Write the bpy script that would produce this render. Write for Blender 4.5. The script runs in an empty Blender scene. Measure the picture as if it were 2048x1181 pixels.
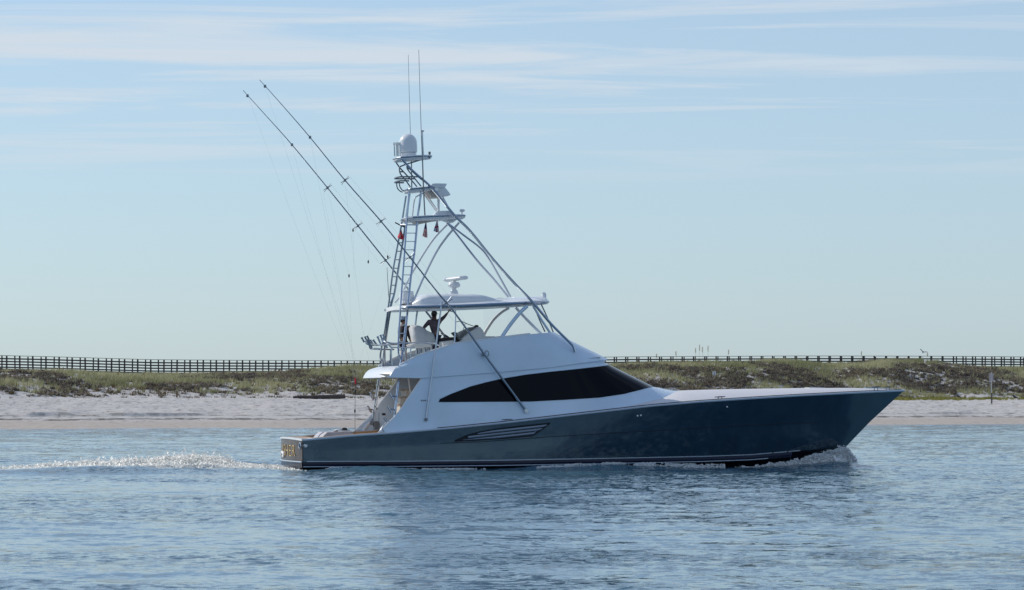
import bpy, bmesh, math, random
import numpy as np
from mathutils import Vector, Matrix

random.seed(7)
rng = np.random.default_rng(11)
R = math.radians
SC = bpy.context.scene
COL = SC.collection

# ------------------------------------------------------------------ camera
F, HC, YH = 6370.0, 2.9, 803.0          # focal length in photo pixels, eye height, horizon row
cam_d = bpy.data.cameras.new('camera')
cam = bpy.data.objects.new('camera', cam_d)
COL.objects.link(cam)
cam.location = (0, 0, HC)
cam.rotation_euler = (R(90), 0, 0)
cam_d.sensor_width = 36.0
cam_d.lens = F / 2048.0 * 36.0
cam_d.shift_y = (YH - 590.5) / 2048.0
cam_d.clip_start = 1.0
cam_d.clip_end = 9000.0
SC.camera = cam

# ------------------------------------------------------------------ sun and sky
SUN_EL, SUN_AZ = R(33), R(-66)          # azimuth from +Y towards +X
sun_dir = Vector((math.sin(SUN_AZ) * math.cos(SUN_EL), math.cos(SUN_AZ) * math.cos(SUN_EL), math.sin(SUN_EL)))
sun_d = bpy.data.lights.new('sun', 'SUN')
sun_d.energy = 3.4
sun_d.angle = R(0.53)
sun_d.color = (1.0, 0.93, 0.83)
sun = bpy.data.objects.new('sun', sun_d)
COL.objects.link(sun)
sun.rotation_euler = (-sun_dir).to_track_quat('-Z', 'Y').to_euler()
sun.location = (-60, 60, 60)

world = bpy.data.worlds.new('World')
SC.world = world
world.use_nodes = True
wt = world.node_tree
wt.nodes.clear()


def nd(tree, kind, **kw):
    n = tree.nodes.new(kind)
    for k, v in kw.items():
        if hasattr(n, k):
            setattr(n, k, v)
        else:
            n.inputs[k].default_value = v
    return n


def mathn(tree, op, a, b=None, clamp=False):
    n = tree.nodes.new('ShaderNodeMath')
    n.operation = op
    n.use_clamp = clamp
    for i, x in enumerate((a, b)):
        if x is None:
            continue
        if isinstance(x, (int, float)):
            n.inputs[i].default_value = x
        else:
            tree.links.new(x, n.inputs[i])
    return n.outputs[0]


def mixc(tree, fac, a, b, blend='MIX'):
    n = tree.nodes.new('ShaderNodeMix')
    n.data_type = 'RGBA'
    n.blend_type = blend
    for s, x in ((n.inputs['Factor'], fac), (n.inputs['A'], a), (n.inputs['B'], b)):
        pass
    ins = [n.inputs[0], n.inputs[6], n.inputs[7]]
    for s, x in zip(ins, (fac, a, b)):
        if isinstance(x, (int, float)):
            s.default_value = x
        elif isinstance(x, tuple):
            s.default_value = (*x[:3], 1.0)
        else:
            tree.links.new(x, s)
    return n.outputs[2]


def ramp(tree, fac, stops):
    n = tree.nodes.new('ShaderNodeValToRGB')
    e = n.color_ramp.elements
    while len(e) < len(stops):
        e.new(0.5)
    for el, (p, c) in zip(e, stops):
        el.position = p
        el.color = (c, c, c, 1) if isinstance(c, (int, float)) else (*c, 1)
    tree.links.new(fac, n.inputs[0])
    return n.outputs[0]


sky = nd(wt, 'ShaderNodeTexSky', sky_type='NISHITA', sun_disc=False)
sky.sun_elevation = SUN_EL
sky.sun_rotation = SUN_AZ
sky.altitude = 0.0
sky.air_density = 1.0
sky.dust_density = 0.6
sky.ozone_density = 2.5
tc = nd(wt, 'ShaderNodeTexCoord')
sep = nd(wt, 'ShaderNodeSeparateXYZ')
wt.links.new(tc.outputs['Generated'], sep.inputs[0])
# cirrus sheet: project the view direction on a high plane
zz = mathn(wt, 'ADD', mathn(wt, 'MAXIMUM', sep.outputs[2], 0.0), 0.05)
cu = mathn(wt, 'DIVIDE', sep.outputs[0], zz)
cv = mathn(wt, 'DIVIDE', sep.outputs[1], zz)
cmb = nd(wt, 'ShaderNodeCombineXYZ')
wt.links.new(mathn(wt, 'MULTIPLY', cu, 0.75), cmb.inputs[0])
wt.links.new(mathn(wt, 'MULTIPLY', cv, 2.6), cmb.inputs[1])
cmb.inputs[2].default_value = 3.7
n1 = nd(wt, 'ShaderNodeTexNoise', Scale=0.9, Detail=9.0, Roughness=0.62, Distortion=0.9)
wt.links.new(cmb.outputs[0], n1.inputs['Vector'])
n2 = nd(wt, 'ShaderNodeTexNoise', Scale=0.22, Detail=3.0, Roughness=0.5)
wt.links.new(cmb.outputs[0], n2.inputs['Vector'])
cl = mathn(wt, 'ADD', mathn(wt, 'MULTIPLY', n1.outputs[0], 0.62), mathn(wt, 'MULTIPLY', n2.outputs[0], 0.38))
clf = ramp(wt, cl, [(0.495, 0.0), (0.60, 1.0)])
hz = ramp(wt, sep.outputs[2], [(0.066, 0.0), (0.088, 1.0)])
clf = mathn(wt, 'MULTIPLY', clf, hz)
clf = mathn(wt, 'MULTIPLY', clf, 0.85)
SKY_TINT = (0.78, 0.945, 1.12)
VEIL = (3.98, 4.86, 5.65)               # thin even veil of high cloud
CLOUD = (5.05, 5.6, 6.15)
skyc = mixc(wt, 1.0, sky.outputs[0], SKY_TINT, 'MULTIPLY')
veil = ramp(wt, sep.outputs[2], [(0.10, 0.55), (0.75, 0.12)])
skyc = mixc(wt, veil, skyc, VEIL)
skyc = mixc(wt, clf, skyc, CLOUD)
bg = nd(wt, 'ShaderNodeBackground', Strength=0.13)
wt.links.new(skyc, bg.inputs[0])
wo = nd(wt, 'ShaderNodeOutputWorld')
wt.links.new(bg.outputs[0], wo.inputs[0])

SC.view_settings.view_transform = 'Standard'
SC.view_settings.look = 'None'
SC.view_settings.gamma = 1.0
SC.view_settings.exposure = 0.0
SC.view_settings.use_curve_mapping = False
SC.render.engine = 'CYCLES'
SC.cycles.max_bounces = 6

# ------------------------------------------------------------------ materials


def principled(name, col, rough=0.5, metal=0.0, coat=0.0, spec=0.5, noise=None, bump=None):
    """noise = (scale, amount, stretch) colour variation; bump = (scale, distance)"""
    m = bpy.data.materials.new(name)
    m.use_nodes = True
    t = m.node_tree
    p = t.nodes['Principled BSDF']
    p.inputs['Base Color'].default_value = (*col, 1)
    p.inputs['Roughness'].default_value = rough
    p.inputs['Metallic'].default_value = metal
    p.inputs['Coat Weight'].default_value = coat
    p.inputs['Specular IOR Level'].default_value = spec
    p.inputs['Coat Roughness'].default_value = 0.04
    o = t.nodes.new('ShaderNodeTexCoord')
    if noise:
        mp = nd(t, 'ShaderNodeMapping')
        mp.inputs['Scale'].default_value = noise[2] if len(noise) > 2 else (1, 1, 1)
        t.links.new(o.outputs['Object'], mp.inputs['Vector'])
        n = nd(t, 'ShaderNodeTexNoise', Scale=noise[0], Detail=6.0, Roughness=0.6)
        t.links.new(mp.outputs[0], n.inputs['Vector'])
        a = noise[1]
        lo = tuple(c * (1 - a) for c in col)
        hi = tuple(min(1, c * (1 + a)) for c in col)
        r = ramp(t, n.outputs[0], [(0.3, lo), (0.7, hi)])
        t.links.new(r, p.inputs['Base Color'])
    if bump:
        n = nd(t, 'ShaderNodeTexNoise', Scale=bump[0], Detail=4.0)
        t.links.new(o.outputs['Object'], n.inputs['Vector'])
        b = nd(t, 'ShaderNodeBump', Strength=1.0, Distance=bump[1])
        t.links.new(n.outputs[0], b.inputs['Height'])
        t.links.new(b.outputs[0], p.inputs['Normal'])
    return m


M = {}
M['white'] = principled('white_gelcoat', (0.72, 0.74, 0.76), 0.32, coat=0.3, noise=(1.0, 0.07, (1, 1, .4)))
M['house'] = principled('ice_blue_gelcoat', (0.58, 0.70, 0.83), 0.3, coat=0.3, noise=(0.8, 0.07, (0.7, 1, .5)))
M['deckwhite'] = principled('nonskid_deck', (0.64, 0.63, 0.65), 0.6, noise=(9, 0.05))
M['navy'] = principled('navy_hull_paint', (0.009, 0.026, 0.046), 0.12, coat=0.5, spec=0.5, noise=(1.1, 0.30, (0.9, 1, 0.35)), bump=(0.6, 0.02))
M['navy'].node_tree.nodes['Principled BSDF'].inputs['IOR'].default_value = 2.05
M['navy'].node_tree.nodes['Principled BSDF'].inputs['Specular Tint'].default_value = (0.72, 0.90, 1.0, 1)
M['bottom'] = principled('dark_bottom_paint', (0.006, 0.008, 0.014), 0.4)
M['stripe'] = principled('boot_stripe_blue', (0.004, 0.008, 0.028), 0.2, spec=0.3)
M['pin'] = principled('pale_pinstripe', (0.45, 0.52, 0.6), 0.3)
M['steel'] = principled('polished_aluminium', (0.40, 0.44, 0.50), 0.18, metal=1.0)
M['shaded_steel'] = principled('shaded_pole_metal', (0.16, 0.18, 0.21), 0.28, metal=0.9)  # darker copy of the aluminium, with shade put into its colour
M['pole'] = principled('outrigger_aluminium', (0.26, 0.29, 0.33), 0.2, metal=0.95)
M['glass'] = principled('black_window_glass', (0.002, 0.003, 0.007), 0.08, spec=0.10)
M['beige'] = principled('beige_cockpit_panel', (0.56, 0.51, 0.45), 0.5, noise=(3, 0.06))
M['grey'] = principled('grey_plastic', (0.16, 0.17, 0.18), 0.5)
M['black'] = principled('black_plastic', (0.012, 0.012, 0.014), 0.45)
M['cloth'] = principled('pale_canvas_cover', (0.50, 0.52, 0.54), 0.85, noise=(3, 0.08), bump=(4, 0.03))
M['lilac'] = principled('grey_vinyl_cover', (0.42, 0.40, 0.43), 0.6, noise=(4, 0.08), bump=(5, 0.02))
M['cushion'] = principled('white_vinyl_cushion', (0.68, 0.68, 0.66), 0.5)
M['rattan'] = principled('tan_wicker', (0.34, 0.24, 0.14), 0.7, noise=(40, 0.3))
M['teak'] = principled('oiled_teak', (0.48, 0.30, 0.17), 0.45, noise=(5, 0.25, (0.4, 6, 6)))
M['varnish'] = principled('varnished_transom_teak', (0.060, 0.034, 0.022), 0.28, coat=0.2, spec=0.3, noise=(1.6, 0.85, (3, 4, 0.9)))
M['gold'] = principled('gold_leaf', (0.72, 0.50, 0.22), 0.35, metal=0.5)
M['emblem'] = principled('white_emblem', (0.8, 0.78, 0.76), 0.4)
M['red'] = principled('red_cloth', (0.62, 0.025, 0.04), 0.8)
M['crimson'] = principled('crimson_cloth', (0.36, 0.02, 0.08), 0.8)
M['blue'] = principled('blue_cloth', (0.05, 0.07, 0.22), 0.8)
M['paleblue'] = principled('pale_blue_cloth', (0.35, 0.45, 0.60), 0.8)
M['whitecloth'] = principled('white_cloth', (0.75, 0.74, 0.74), 0.8)
M['slat'] = principled('vent_slat_paint', (0.20, 0.25, 0.32), 0.4, noise=(30, 0.25))
M['line'] = principled('pale_line', (0.45, 0.47, 0.48), 0.6)
M['skin'] = principled('tanned_skin', (0.30, 0.16, 0.11), 0.55)
M['shirt'] = principled('plum_grey_shirt', (0.13, 0.095, 0.115), 0.85, noise=(8, 0.25))
M['jeans'] = principled('dark_blue_trousers', (0.03, 0.045, 0.085), 0.85)
M['olive'] = principled('olive_cap_cloth', (0.10, 0.11, 0.09), 0.85)
M['blackcloth'] = principled('black_clothes', (0.010, 0.010, 0.016), 0.85)
M['hair'] = principled('dark_hair', (0.02, 0.014, 0.010), 0.6)
M['wood'] = principled('weathered_dark_timber', (0.075, 0.068, 0.066), 0.8, noise=(2.5, 0.35, (1, 1, 4)))
M['woodcap'] = principled('weathered_cap_timber', (0.16, 0.145, 0.135), 0.8, noise=(2.5, 0.3))
M['log'] = principled('driftwood', (0.07, 0.055, 0.05), 0.85, noise=(3, 0.4, (0.4, 3, 3)), bump=(3, 0.05))
M['galv'] = principled('galvanised_post', (0.42, 0.42, 0.42), 0.5, metal=0.3)
M['signback'] = principled('sign_back_metal', (0.34, 0.32, 0.36), 0.5)
M['bird'] = principled('dark_feathers', (0.02, 0.02, 0.022), 0.7)
M['gull'] = principled('gull_feathers', (0.14, 0.14, 0.15), 0.7)
M['seed'] = principled('sea_oat_seed', (0.30, 0.19, 0.10), 0.85)
M['stalk'] = principled('dry_stalk', (0.20, 0.17, 0.09), 0.85)


def vinyl_mat():
    m = bpy.data.materials.new('clear_vinyl')
    m.use_nodes = True
    t = m.node_tree
    t.nodes.clear()
    tr = nd(t, 'ShaderNodeBsdfTransparent')
    tr.inputs[0].default_value = (0.985, 0.985, 0.99, 1)
    gl = nd(t, 'ShaderNodeBsdfGlossy', Roughness=0.1)
    gl.inputs[0].default_value = (0.9, 0.95, 1, 1)
    mx = nd(t, 'ShaderNodeMixShader', Fac=0.035)
    t.links.new(tr.outputs[0], mx.inputs[1])
    t.links.new(gl.outputs[0], mx.inputs[2])
    o = nd(t, 'ShaderNodeOutputMaterial')
    t.links.new(mx.outputs[0], o.inputs[0])
    return m


M['vinyl'] = vinyl_mat()


def leaf_mat(name, c0, c1, c2):
    """plant colour varies clump by clump through the 'tint' attribute"""
    m = bpy.data.materials.new(name)
    m.use_nodes = True
    t = m.node_tree
    p = t.nodes['Principled BSDF']
    a = nd(t, 'ShaderNodeAttribute', attribute_name='tint')
    c = ramp(t, a.outputs['Fac'], [(0.0, c0), (0.5, c1), (1.0, c2)])
    t.links.new(c, p.inputs['Base Color'])
    p.inputs['Roughness'].default_value = 0.8
    p.inputs['Specular IOR Level'].default_value = 0.15
    tl = nd(t, 'ShaderNodeBsdfTranslucent')
    t.links.new(c, tl.inputs[0])
    mx = nd(t, 'ShaderNodeMixShader', Fac=0.35)
    t.links.new(p.outputs[0], mx.inputs[1])
    t.links.new(tl.outputs[0], mx.inputs[2])
    t.links.new(mx.outputs[0], t.nodes['Material Output'].inputs[0])
    return m


M['grass'] = leaf_mat('dune_grass_green', (0.20, 0.21, 0.105), (0.39, 0.38, 0.21), (0.64, 0.57, 0.38))
M['shrub'] = leaf_mat('dune_shrub_brown', (0.095, 0.08, 0.072), (0.17, 0.145, 0.12), (0.30, 0.26, 0.175))
M['tuft'] = leaf_mat('dry_tuft', (0.055, 0.055, 0.028), (0.12, 0.09, 0.05), (0.20, 0.14, 0.08))


def foam_mat(fac, name):
    m = bpy.data.materials.new(name)
    m.use_nodes = True
    t = m.node_tree
    p = t.nodes['Principled BSDF']
    p.inputs['Base Color'].default_value = (0.96, 0.95, 0.91, 1)
    p.inputs['Roughness'].default_value = 0.5
    tl = nd(t, 'ShaderNodeBsdfTranslucent')
    tl.inputs[0].default_value = (0.95, 0.95, 0.92, 1)
    mx = nd(t, 'ShaderNodeMixShader', Fac=fac)
    t.links.new(p.outputs[0], mx.inputs[1])
    t.links.new(tl.outputs[0], mx.inputs[2])
    t.links.new(mx.outputs[0], t.nodes['Material Output'].inputs[0])
    return m


M['foam'] = foam_mat(0.6, 'sunlit_foam')
M['foam_shade'] = foam_mat(0.25, 'hull_shaded_foam')
M['foam_shade'].node_tree.nodes['Principled BSDF'].inputs['Base Color'].default_value = (0.93, 0.95, 0.97, 1)  # cooler copy of the sunlit foam: hull shade put into its colour


def water_mat():
    m = bpy.data.materials.new('sea_water')
    m.use_nodes = True
    t = m.node_tree
    p = t.nodes['Principled BSDF']
    p.inputs['Base Color'].default_value = (0.058, 0.135, 0.19, 1)
    p.inputs['Roughness'].default_value = 0.06
    p.inputs['IOR'].default_value = 1.33
    o = nd(t, 'ShaderNodeTexCoord')

    def layer(scale, stretch, detail, rough=0.55, rot=0.0):
        mp = nd(t, 'ShaderNodeMapping')
        mp.inputs['Scale'].default_value = stretch
        mp.inputs['Rotation'].default_value = (0, 0, rot)
        t.links.new(o.outputs['Object'], mp.inputs['Vector'])
        n = nd(t, 'ShaderNodeTexNoise', Scale=scale, Detail=detail, Roughness=rough, Distortion=0.2)
        t.links.new(mp.outputs[0], n.inputs['Vector'])
        return n

    # ripple slopes straight from noise channels, so they stay crisp at a grazing view
    def slope(n, k):
        v = nd(t, 'ShaderNodeVectorMath', operation='SUBTRACT')
        t.links.new(n.outputs['Color'], v.inputs[0])
        v.inputs[1].default_value = (0.5, 0.5, 0.5)
        w = nd(t, 'ShaderNodeVectorMath', operation='SCALE')
        t.links.new(v.outputs[0], w.inputs[0])
        w.inputs['Scale'].default_value = k
        return w

    def vadd(a, b):
        v = nd(t, 'ShaderNodeVectorMath', operation='ADD')
        t.links.new(a, v.inputs[0])
        t.links.new(b, v.inputs[1])
        return v.outputs[0]
    a = slope(layer(6.0, (0.55, 0.6, 1), 4.0, 0.68, R(4)), 1.7)
    b = slope(layer(1.0, (1.0, 0.22, 1), 3.0, 0.55, R(3)), 0.36)
    g = layer(0.05, (0.3, 1.6, 1), 3.0)      # cat's-paws: ripple stronger or weaker in patches
    gust = ramp(t, g.outputs[0], [(0.40, 0.22), (0.60, 1.1)])
    sc = nd(t, 'ShaderNodeVectorMath', operation='SCALE')
    t.links.new(vadd(a.outputs[0], b.outputs[0]), sc.inputs[0])
    t.links.new(gust, sc.inputs['Scale'])
    flat = nd(t, 'ShaderNodeVectorMath', operation='MULTIPLY')
    t.links.new(sc.outputs[0], flat.inputs[0])
    flat.inputs[1].default_value = (1, 1, 0)
    geo = nd(t, 'ShaderNodeNewGeometry')
    nn = nd(t, 'ShaderNodeVectorMath', operation='NORMALIZE')
    t.links.new(vadd(flat.outputs[0], geo.outputs['Normal']), nn.inputs[0])
    t.links.new(nn.outputs[0], p.inputs['Normal'])
    return m


M['water'] = water_mat()


def sand_mat():
    m = bpy.data.materials.new('white_quartz_sand')
    m.use_nodes = True
    t = m.node_tree
    p = t.nodes['Principled BSDF']
    p.inputs['Roughness'].default_value = 0.9
    p.inputs['Specular IOR Level'].default_value = 0.1
    o = nd(t, 'ShaderNodeTexCoord')
    a = nd(t, 'ShaderNodeAttribute', attribute_name='wet')
    n = nd(t, 'ShaderNodeTexNoise', Scale=1.3, Detail=8.0, Roughness=0.72)
    mp = nd(t, 'ShaderNodeMapping')
    mp.inputs['Scale'].default_value = (0.8, 0.5, 1)
    t.links.new(o.outputs['Object'], mp.inputs['Vector'])
    t.links.new(mp.outputs[0], n.inputs['Vector'])
    dry = ramp(t, n.outputs[0], [(0.36, (0.24, 0.225, 0.215)), (0.47, (0.50, 0.475, 0.45)), (0.7, (0.60, 0.575, 0.55))])
    wet = mixc(t, 0.7, dry, (0.45, 0.38, 0.32))
    c = mixc(t, a.outputs['Fac'], dry, wet)
    a2 = nd(t, 'ShaderNodeAttribute', attribute_name='wrack_scarp_shade')
    n3 = nd(t, 'ShaderNodeTexNoise', Scale=0.7, Detail=5.0, Roughness=0.7)
    t.links.new(mp.outputs[0], n3.inputs['Vector'])
    k = mathn(t, 'MULTIPLY', a2.outputs['Fac'], ramp(t, n3.outputs[0], [(0.42, 0.0), (0.55, 1.0)]))
    c = mixc(t, k, c, (0.10, 0.085, 0.07))
    t.links.new(c, p.inputs['Base Color'])
    b = nd(t, 'ShaderNodeBump', Strength=1.0, Distance=0.06)
    n4 = nd(t, 'ShaderNodeTexNoise', Scale=2.4, Detail=5.0, Roughness=0.6)
    t.links.new(o.outputs['Object'], n4.inputs['Vector'])
    t.links.new(n4.outputs[0], b.inputs['Height'])
    t.links.new(b.outputs[0], p.inputs['Normal'])
    return m


M['sand'] = sand_mat()

# ------------------------------------------------------------------ mesh helpers


class MB:
    def __init__(self):
        self.v, self.f, self.mi = [], [], []

    def add(self, vs, fs, mi=0):
        o = len(self.v)
        self.v += [tuple(p) for p in vs]
        self.f += [tuple(i + o for i in q) for q in fs]
        self.mi += [mi] * len(fs)
        return self

    def grid(self, rows, closed=False, mi=0):
        n = len(rows[0])
        vs = [p for r in rows for p in r]
        fs = []
        for j in range(len(rows) - 1):
            for i in range(n - (0 if closed else 1)):
                a, b = j * n + i, j * n + (i + 1) % n
                fs.append((a, b, b + n, a + n))
        return self.add(vs, fs, mi)

    def tube(self, pts, r, n=8, caps=True, mi=0):
        P = [Vector(p) for p in pts]
        rr = r if isinstance(r, (list, tuple)) else [r] * len(P)
        rows = []
        up = None
        for i, p in enumerate(P):
            d = (P[min(i + 1, len(P) - 1)] - P[max(i - 1, 0)]).normalized()
            if up is None:
                up = Vector((0, 0, 1)) if abs(d.z) < 0.9 else Vector((0, 1, 0))
            s = d.cross(up)
            if s.length < 1e-6:
                s = d.cross(Vector((1, 0.3, 0)))
            s.normalize()
            up = s.cross(d).normalized()
            rows.append([p + (s * math.cos(2 * math.pi * k / n) + up * math.sin(2 * math.pi * k / n)) * rr[i] for k in range(n)])
        o = len(self.v)
        self.grid(rows, True, mi)
        if caps:
            self.f.append(tuple(range(o + n - 1, o - 1, -1)))
            e = o + (len(P) - 1) * n
            self.f.append(tuple(range(e, e + n)))
            self.mi += [mi, mi]
        return self

    def box(self, c, s, bev=0.0, mi=0):
        x, y, z = s[0] / 2, s[1] / 2, s[2] / 2
        b = min(bev, x * .9, y * .9, z * .9)
        if b <= 0:
            vs = [(c[0] + i * x, c[1] + j * y, c[2] + k * z) for i in (-1, 1) for j in (-1, 1) for k in (-1, 1)]
            return self.add(vs, [(0, 1, 3, 2), (4, 6, 7, 5), (0, 4, 5, 1), (2, 3, 7, 6), (0, 2, 6, 4), (1, 5, 7, 3)], mi)
        rows = []
        for dz, ins in ((-z, b), (-z + b, 0), (z - b, 0), (z, b)):
            ring = []
            for sx, sy in ((-1, -1), (1, -1), (1, 1), (-1, 1)):
                for q in ((1, 0), (0, 1)) if sx * sy > 0 else ((0, 1), (1, 0)):
                    ring.append((c[0] + sx * (x - ins - b * q[1]), c[1] + sy * (y - ins - b * q[0]), c[2] + dz))
            rows.append(ring)
        o = len(self.v)
        self.grid(rows, True, mi)
        self.f += [tuple(range(o + 7, o - 1, -1)), tuple(range(o + 24, o + 32))]
        self.mi += [mi, mi]
        return self

    def prism(self, poly, t0, t1, inset=0.0, mi=0):
        """poly: (L, Z) outline, extruded across the boat from t0 to t1, rim rounded by inset"""
        n = len(poly)
        cx = sum(p[0] for p in poly) / n
        cz = sum(p[1] for p in poly) / n

        def ring(t, k):
            return [(cx + (a - cx) * k, t, cz + (b - cz) * k) for a, b in poly]
        if inset > 0:
            w = max(abs(p[0] - cx) for p in poly)
            k = 1 - inset / max(w, 1e-3)
            s = inset if t1 > t0 else -inset
            rows = [ring(t0, k), ring(t0 + s, 1), ring(t1 - s, 1), ring(t1, k)]
        else:
            rows = [ring(t0, 1), ring(t1, 1)]
        o = len(self.v)
        self.grid(rows, True, mi)
        self.f += [tuple(range(o + n - 1, o - 1, -1)), tuple(range(o + (len(rows) - 1) * n, o + len(rows) * n))]
        self.mi += [mi, mi]
        return self

    def lathe(self, prof, c, n=20, axis='z', mi=0):
        rows = []
        for r, h in prof:
            ring = []
            for k in range(n):
                a = 2 * math.pi * k / n
                x, y = r * math.cos(a), r * math.sin(a)
                ring.append((c[0] + x, c[1] + y, c[2] + h) if axis == 'z' else
                            ((c[0] + x, c[1] + h, c[2] + y) if axis == 'y' else (c[0] + h, c[1] + x, c[2] + y)))
            rows.append(ring)
        o = len(self.v)
        self.grid(rows, True, mi)
        self.f += [tuple(range(o + n - 1, o - 1, -1)), tuple(range(o + (len(rows) - 1) * n, o + len(rows) * n))]
        self.mi += [mi, mi]
        return self

    def build(self, name, mat, parent=None, ang=35, fix=True):
        me = bpy.data.meshes.new(name)
        me.from_pydata(self.v, [], self.f)
        mats = mat if isinstance(mat, (list, tuple)) else [mat]
        for m in mats:
            me.materials.append(m)
        if len(mats) > 1:
            me.polygons.foreach_set('material_index', self.mi)
        if fix:
            bm = bmesh.new()
            bm.from_mesh(me)
            bmesh.ops.recalc_face_normals(bm, faces=bm.faces)
            bm.to_mesh(me)
            bm.free()
        if ang:
            me.shade_smooth()
            me.set_sharp_from_angle(angle=R(ang))
        me.update()
        o = bpy.data.objects.new(name, me)
        COL.objects.link(o)
        if parent:
            o.parent = parent
        return o


def empty(name, loc=(0, 0, 0), rz=0, parent=None):
    o = bpy.data.objects.new(name, None)
    COL.objects.link(o)
    o.location = loc
    o.rotation_euler = (0, 0, rz)
    o.empty_display_size = 0.2
    if parent:
        o.parent = parent
    return o


def tag(o, label=None, cat=None, group=None, kind=None):
    for k, v in (('label', label), ('category', cat), ('group', group), ('kind', kind)):
        if v:
            o[k] = v
    return o


def smooth(pts, k=6):
    """Catmull-Rom through the points"""
    P = [Vector(p) for p in pts]
    if len(P) < 3:
        return P
    out = []
    for i in range(len(P) - 1):
        p0, p1, p2 = P[max(i - 1, 0)], P[i], P[i + 1]
        p3 = P[min(i + 2, len(P) - 1)]
        for s in range(k):
            t = s / k
            out.append(0.5 * ((2 * p1) + (p2 - p0) * t + (2 * p0 - 5 * p1 + 4 * p2 - p3) * t * t + (3 * p1 - p0 - 3 * p2 + p3) * t ** 3))
    out.append(P[-1])
    return out


def raw_mesh(name, verts, tris, mat, attrs=None, smooth_=False):
    """fast numpy mesh of triangles"""
    me = bpy.data.meshes.new(name)
    me.vertices.add(len(verts))
    me.vertices.foreach_set('co', np.ascontiguousarray(verts, np.float32).ravel())
    nf, k = tris.shape
    me.loops.add(nf * k)
    me.loops.foreach_set('vertex_index', np.ascontiguousarray(tris, np.int32).ravel())
    me.polygons.add(nf)
    me.polygons.foreach_set('loop_start', np.arange(0, nf * k, k, dtype=np.int32))
    me.polygons.foreach_set('loop_total', np.full(nf, k, np.int32))
    for an, av in (attrs or {}).items():
        a = me.attributes.new(an, 'FLOAT', 'POINT')
        a.data.foreach_set('value', np.ascontiguousarray(av, np.float32))
    me.materials.append(mat)
    me.update(calc_edges=True)
    if smooth_:
        me.shade_smooth()
    o = bpy.data.objects.new(name, me)
    COL.objects.link(o)
    return o


def vnoise(x, y, seed=0):
    xi, yi = np.floor(x).astype(np.int64), np.floor(y).astype(np.int64)
    xf, yf = x - xi, y - yi
    u, v = xf * xf * (3 - 2 * xf), yf * yf * (3 - 2 * yf)

    def h(a, b):
        n = (a * 374761393 + b * 668265263 + seed * 974634777) & 0x7fffffff
        n = ((n ^ (n >> 13)) * 1274126177) & 0x7fffffff
        return ((n ^ (n >> 16)) & 0xffff) / 65535.0
    return (h(xi, yi) * (1 - u) + h(xi + 1, yi) * u) * (1 - v) + (h(xi, yi + 1) * (1 - u) + h(xi + 1, yi + 1) * u) * v


def fbm(x, y, o=4, seed=0, gain=0.5):
    s, a, t = 0, 1.0, 0
    for i in range(o):
        s = s + a * vnoise(x * 2 ** i + 17.3 * i, y * 2 ** i - 9.1 * i, seed + i)
        t += a
        a *= gain
    return s / t


# ------------------------------------------------------------------ the shore
def shore_y(X):
    return 365.0 + np.clip(X, -400, 400) * 0.62 + 1.6 * np.sin(X * 0.11 + 1) + 0.9 * np.sin(X * 0.31)


_cp = np.array([-3000, 0, 150, 250, 400, 480, 560, 640, 700, 780, 1220, 1300, 1400, 1500, 1560, 1600, 1650, 1740, 1760, 1850, 1900, 1950, 2048, 5000.0])
_cy = np.array([752, 752, 754, 759, 759, 756, 754, 749, 744, 744, 738, 735, 734, 733, 728, 729, 736, 733, 727, 727, 736, 744, 744, 744.0])
_cY = (365.0 + 118.0) / (1 - 0.62 * (_cp - 1024) / F)
_cx = (_cp - 1024) / F * _cY
_cz = HC + (YH - _cy) * _cY / F


def ground_z(X, Y):
    X = np.asarray(X, float)
    Y = np.asarray(Y, float)
    wob = (vnoise(X * 0.03, X * 0 + 3.3, 5) - 0.5) * 6
    d = Y - shore_y(X)
    base = np.interp(d, [-60, -10, 0, 8, 14, 19, 20.5, 45, 62, 74],
                     [-3.0, -0.6, 0.0, 0.52, 0.92, 1.18, 1.30, 2.25, 2.95, 3.25])
    scarp = 0.34 * (0.35 + 0.9 * vnoise(X * 0.11, X * 0, 6)) * np.clip((vnoise(X * 0.045, X * 0 + 1.7, 7) - .42) * 5, 0.08, 1) * np.clip((vnoise(X * 0.4, X * 0, 14) - .2) * 3, .2, 1)
    dd = d - 19.3 + (vnoise(X * 0.35, X * 0, 12) - .5) * 1.6
    base = base + scarp * np.clip(dd / 0.6, 0, 1) * np.clip((40 - d) / 18, 0, 1)
    toe = 78 + wob * 0.8 + (fbm(X * 0.06, Y * 0.0, 3, 21) - .5) * 10
    crest = np.interp(X, _cx, _cz)
    t = np.clip((d - toe) / 40.0, 0, 1)
    dune = (t * t * (3 - 2 * t)) ** 0.85
    z = base + (crest - 3.0) * dune
    z = z + dune * (fbm(X * 0.12, Y * 0.12, 3, 31) - 0.5) * 0.9
    lum = np.clip((d - 19) / 6, 0, 1) * (1 - 0.6 * np.clip((d - 90) / 20, 0, 1))
    z = z + lum * (fbm(X * 0.6, Y * 0.8, 4, 41, 0.75) - 0.5) * 0.52
    z = z + np.clip((d - 8) / 6, 0, 1) * (vnoise(X * 0.22, Y * 0.6, 51) - .5) * 0.10
    back = np.clip((d - 150) / 250, 0, 1)
    z = z * (1 - back) + back * 5.0
    return z


def axis_pts(segs):
    out = []
    for a, b, s in segs:
        n = max(1, int(round(abs(b - a) / s)))
        out += [a + (b - a) * i / n for i in range(n)]
    out.append(segs[-1][1])
    return np.array(out)


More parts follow.
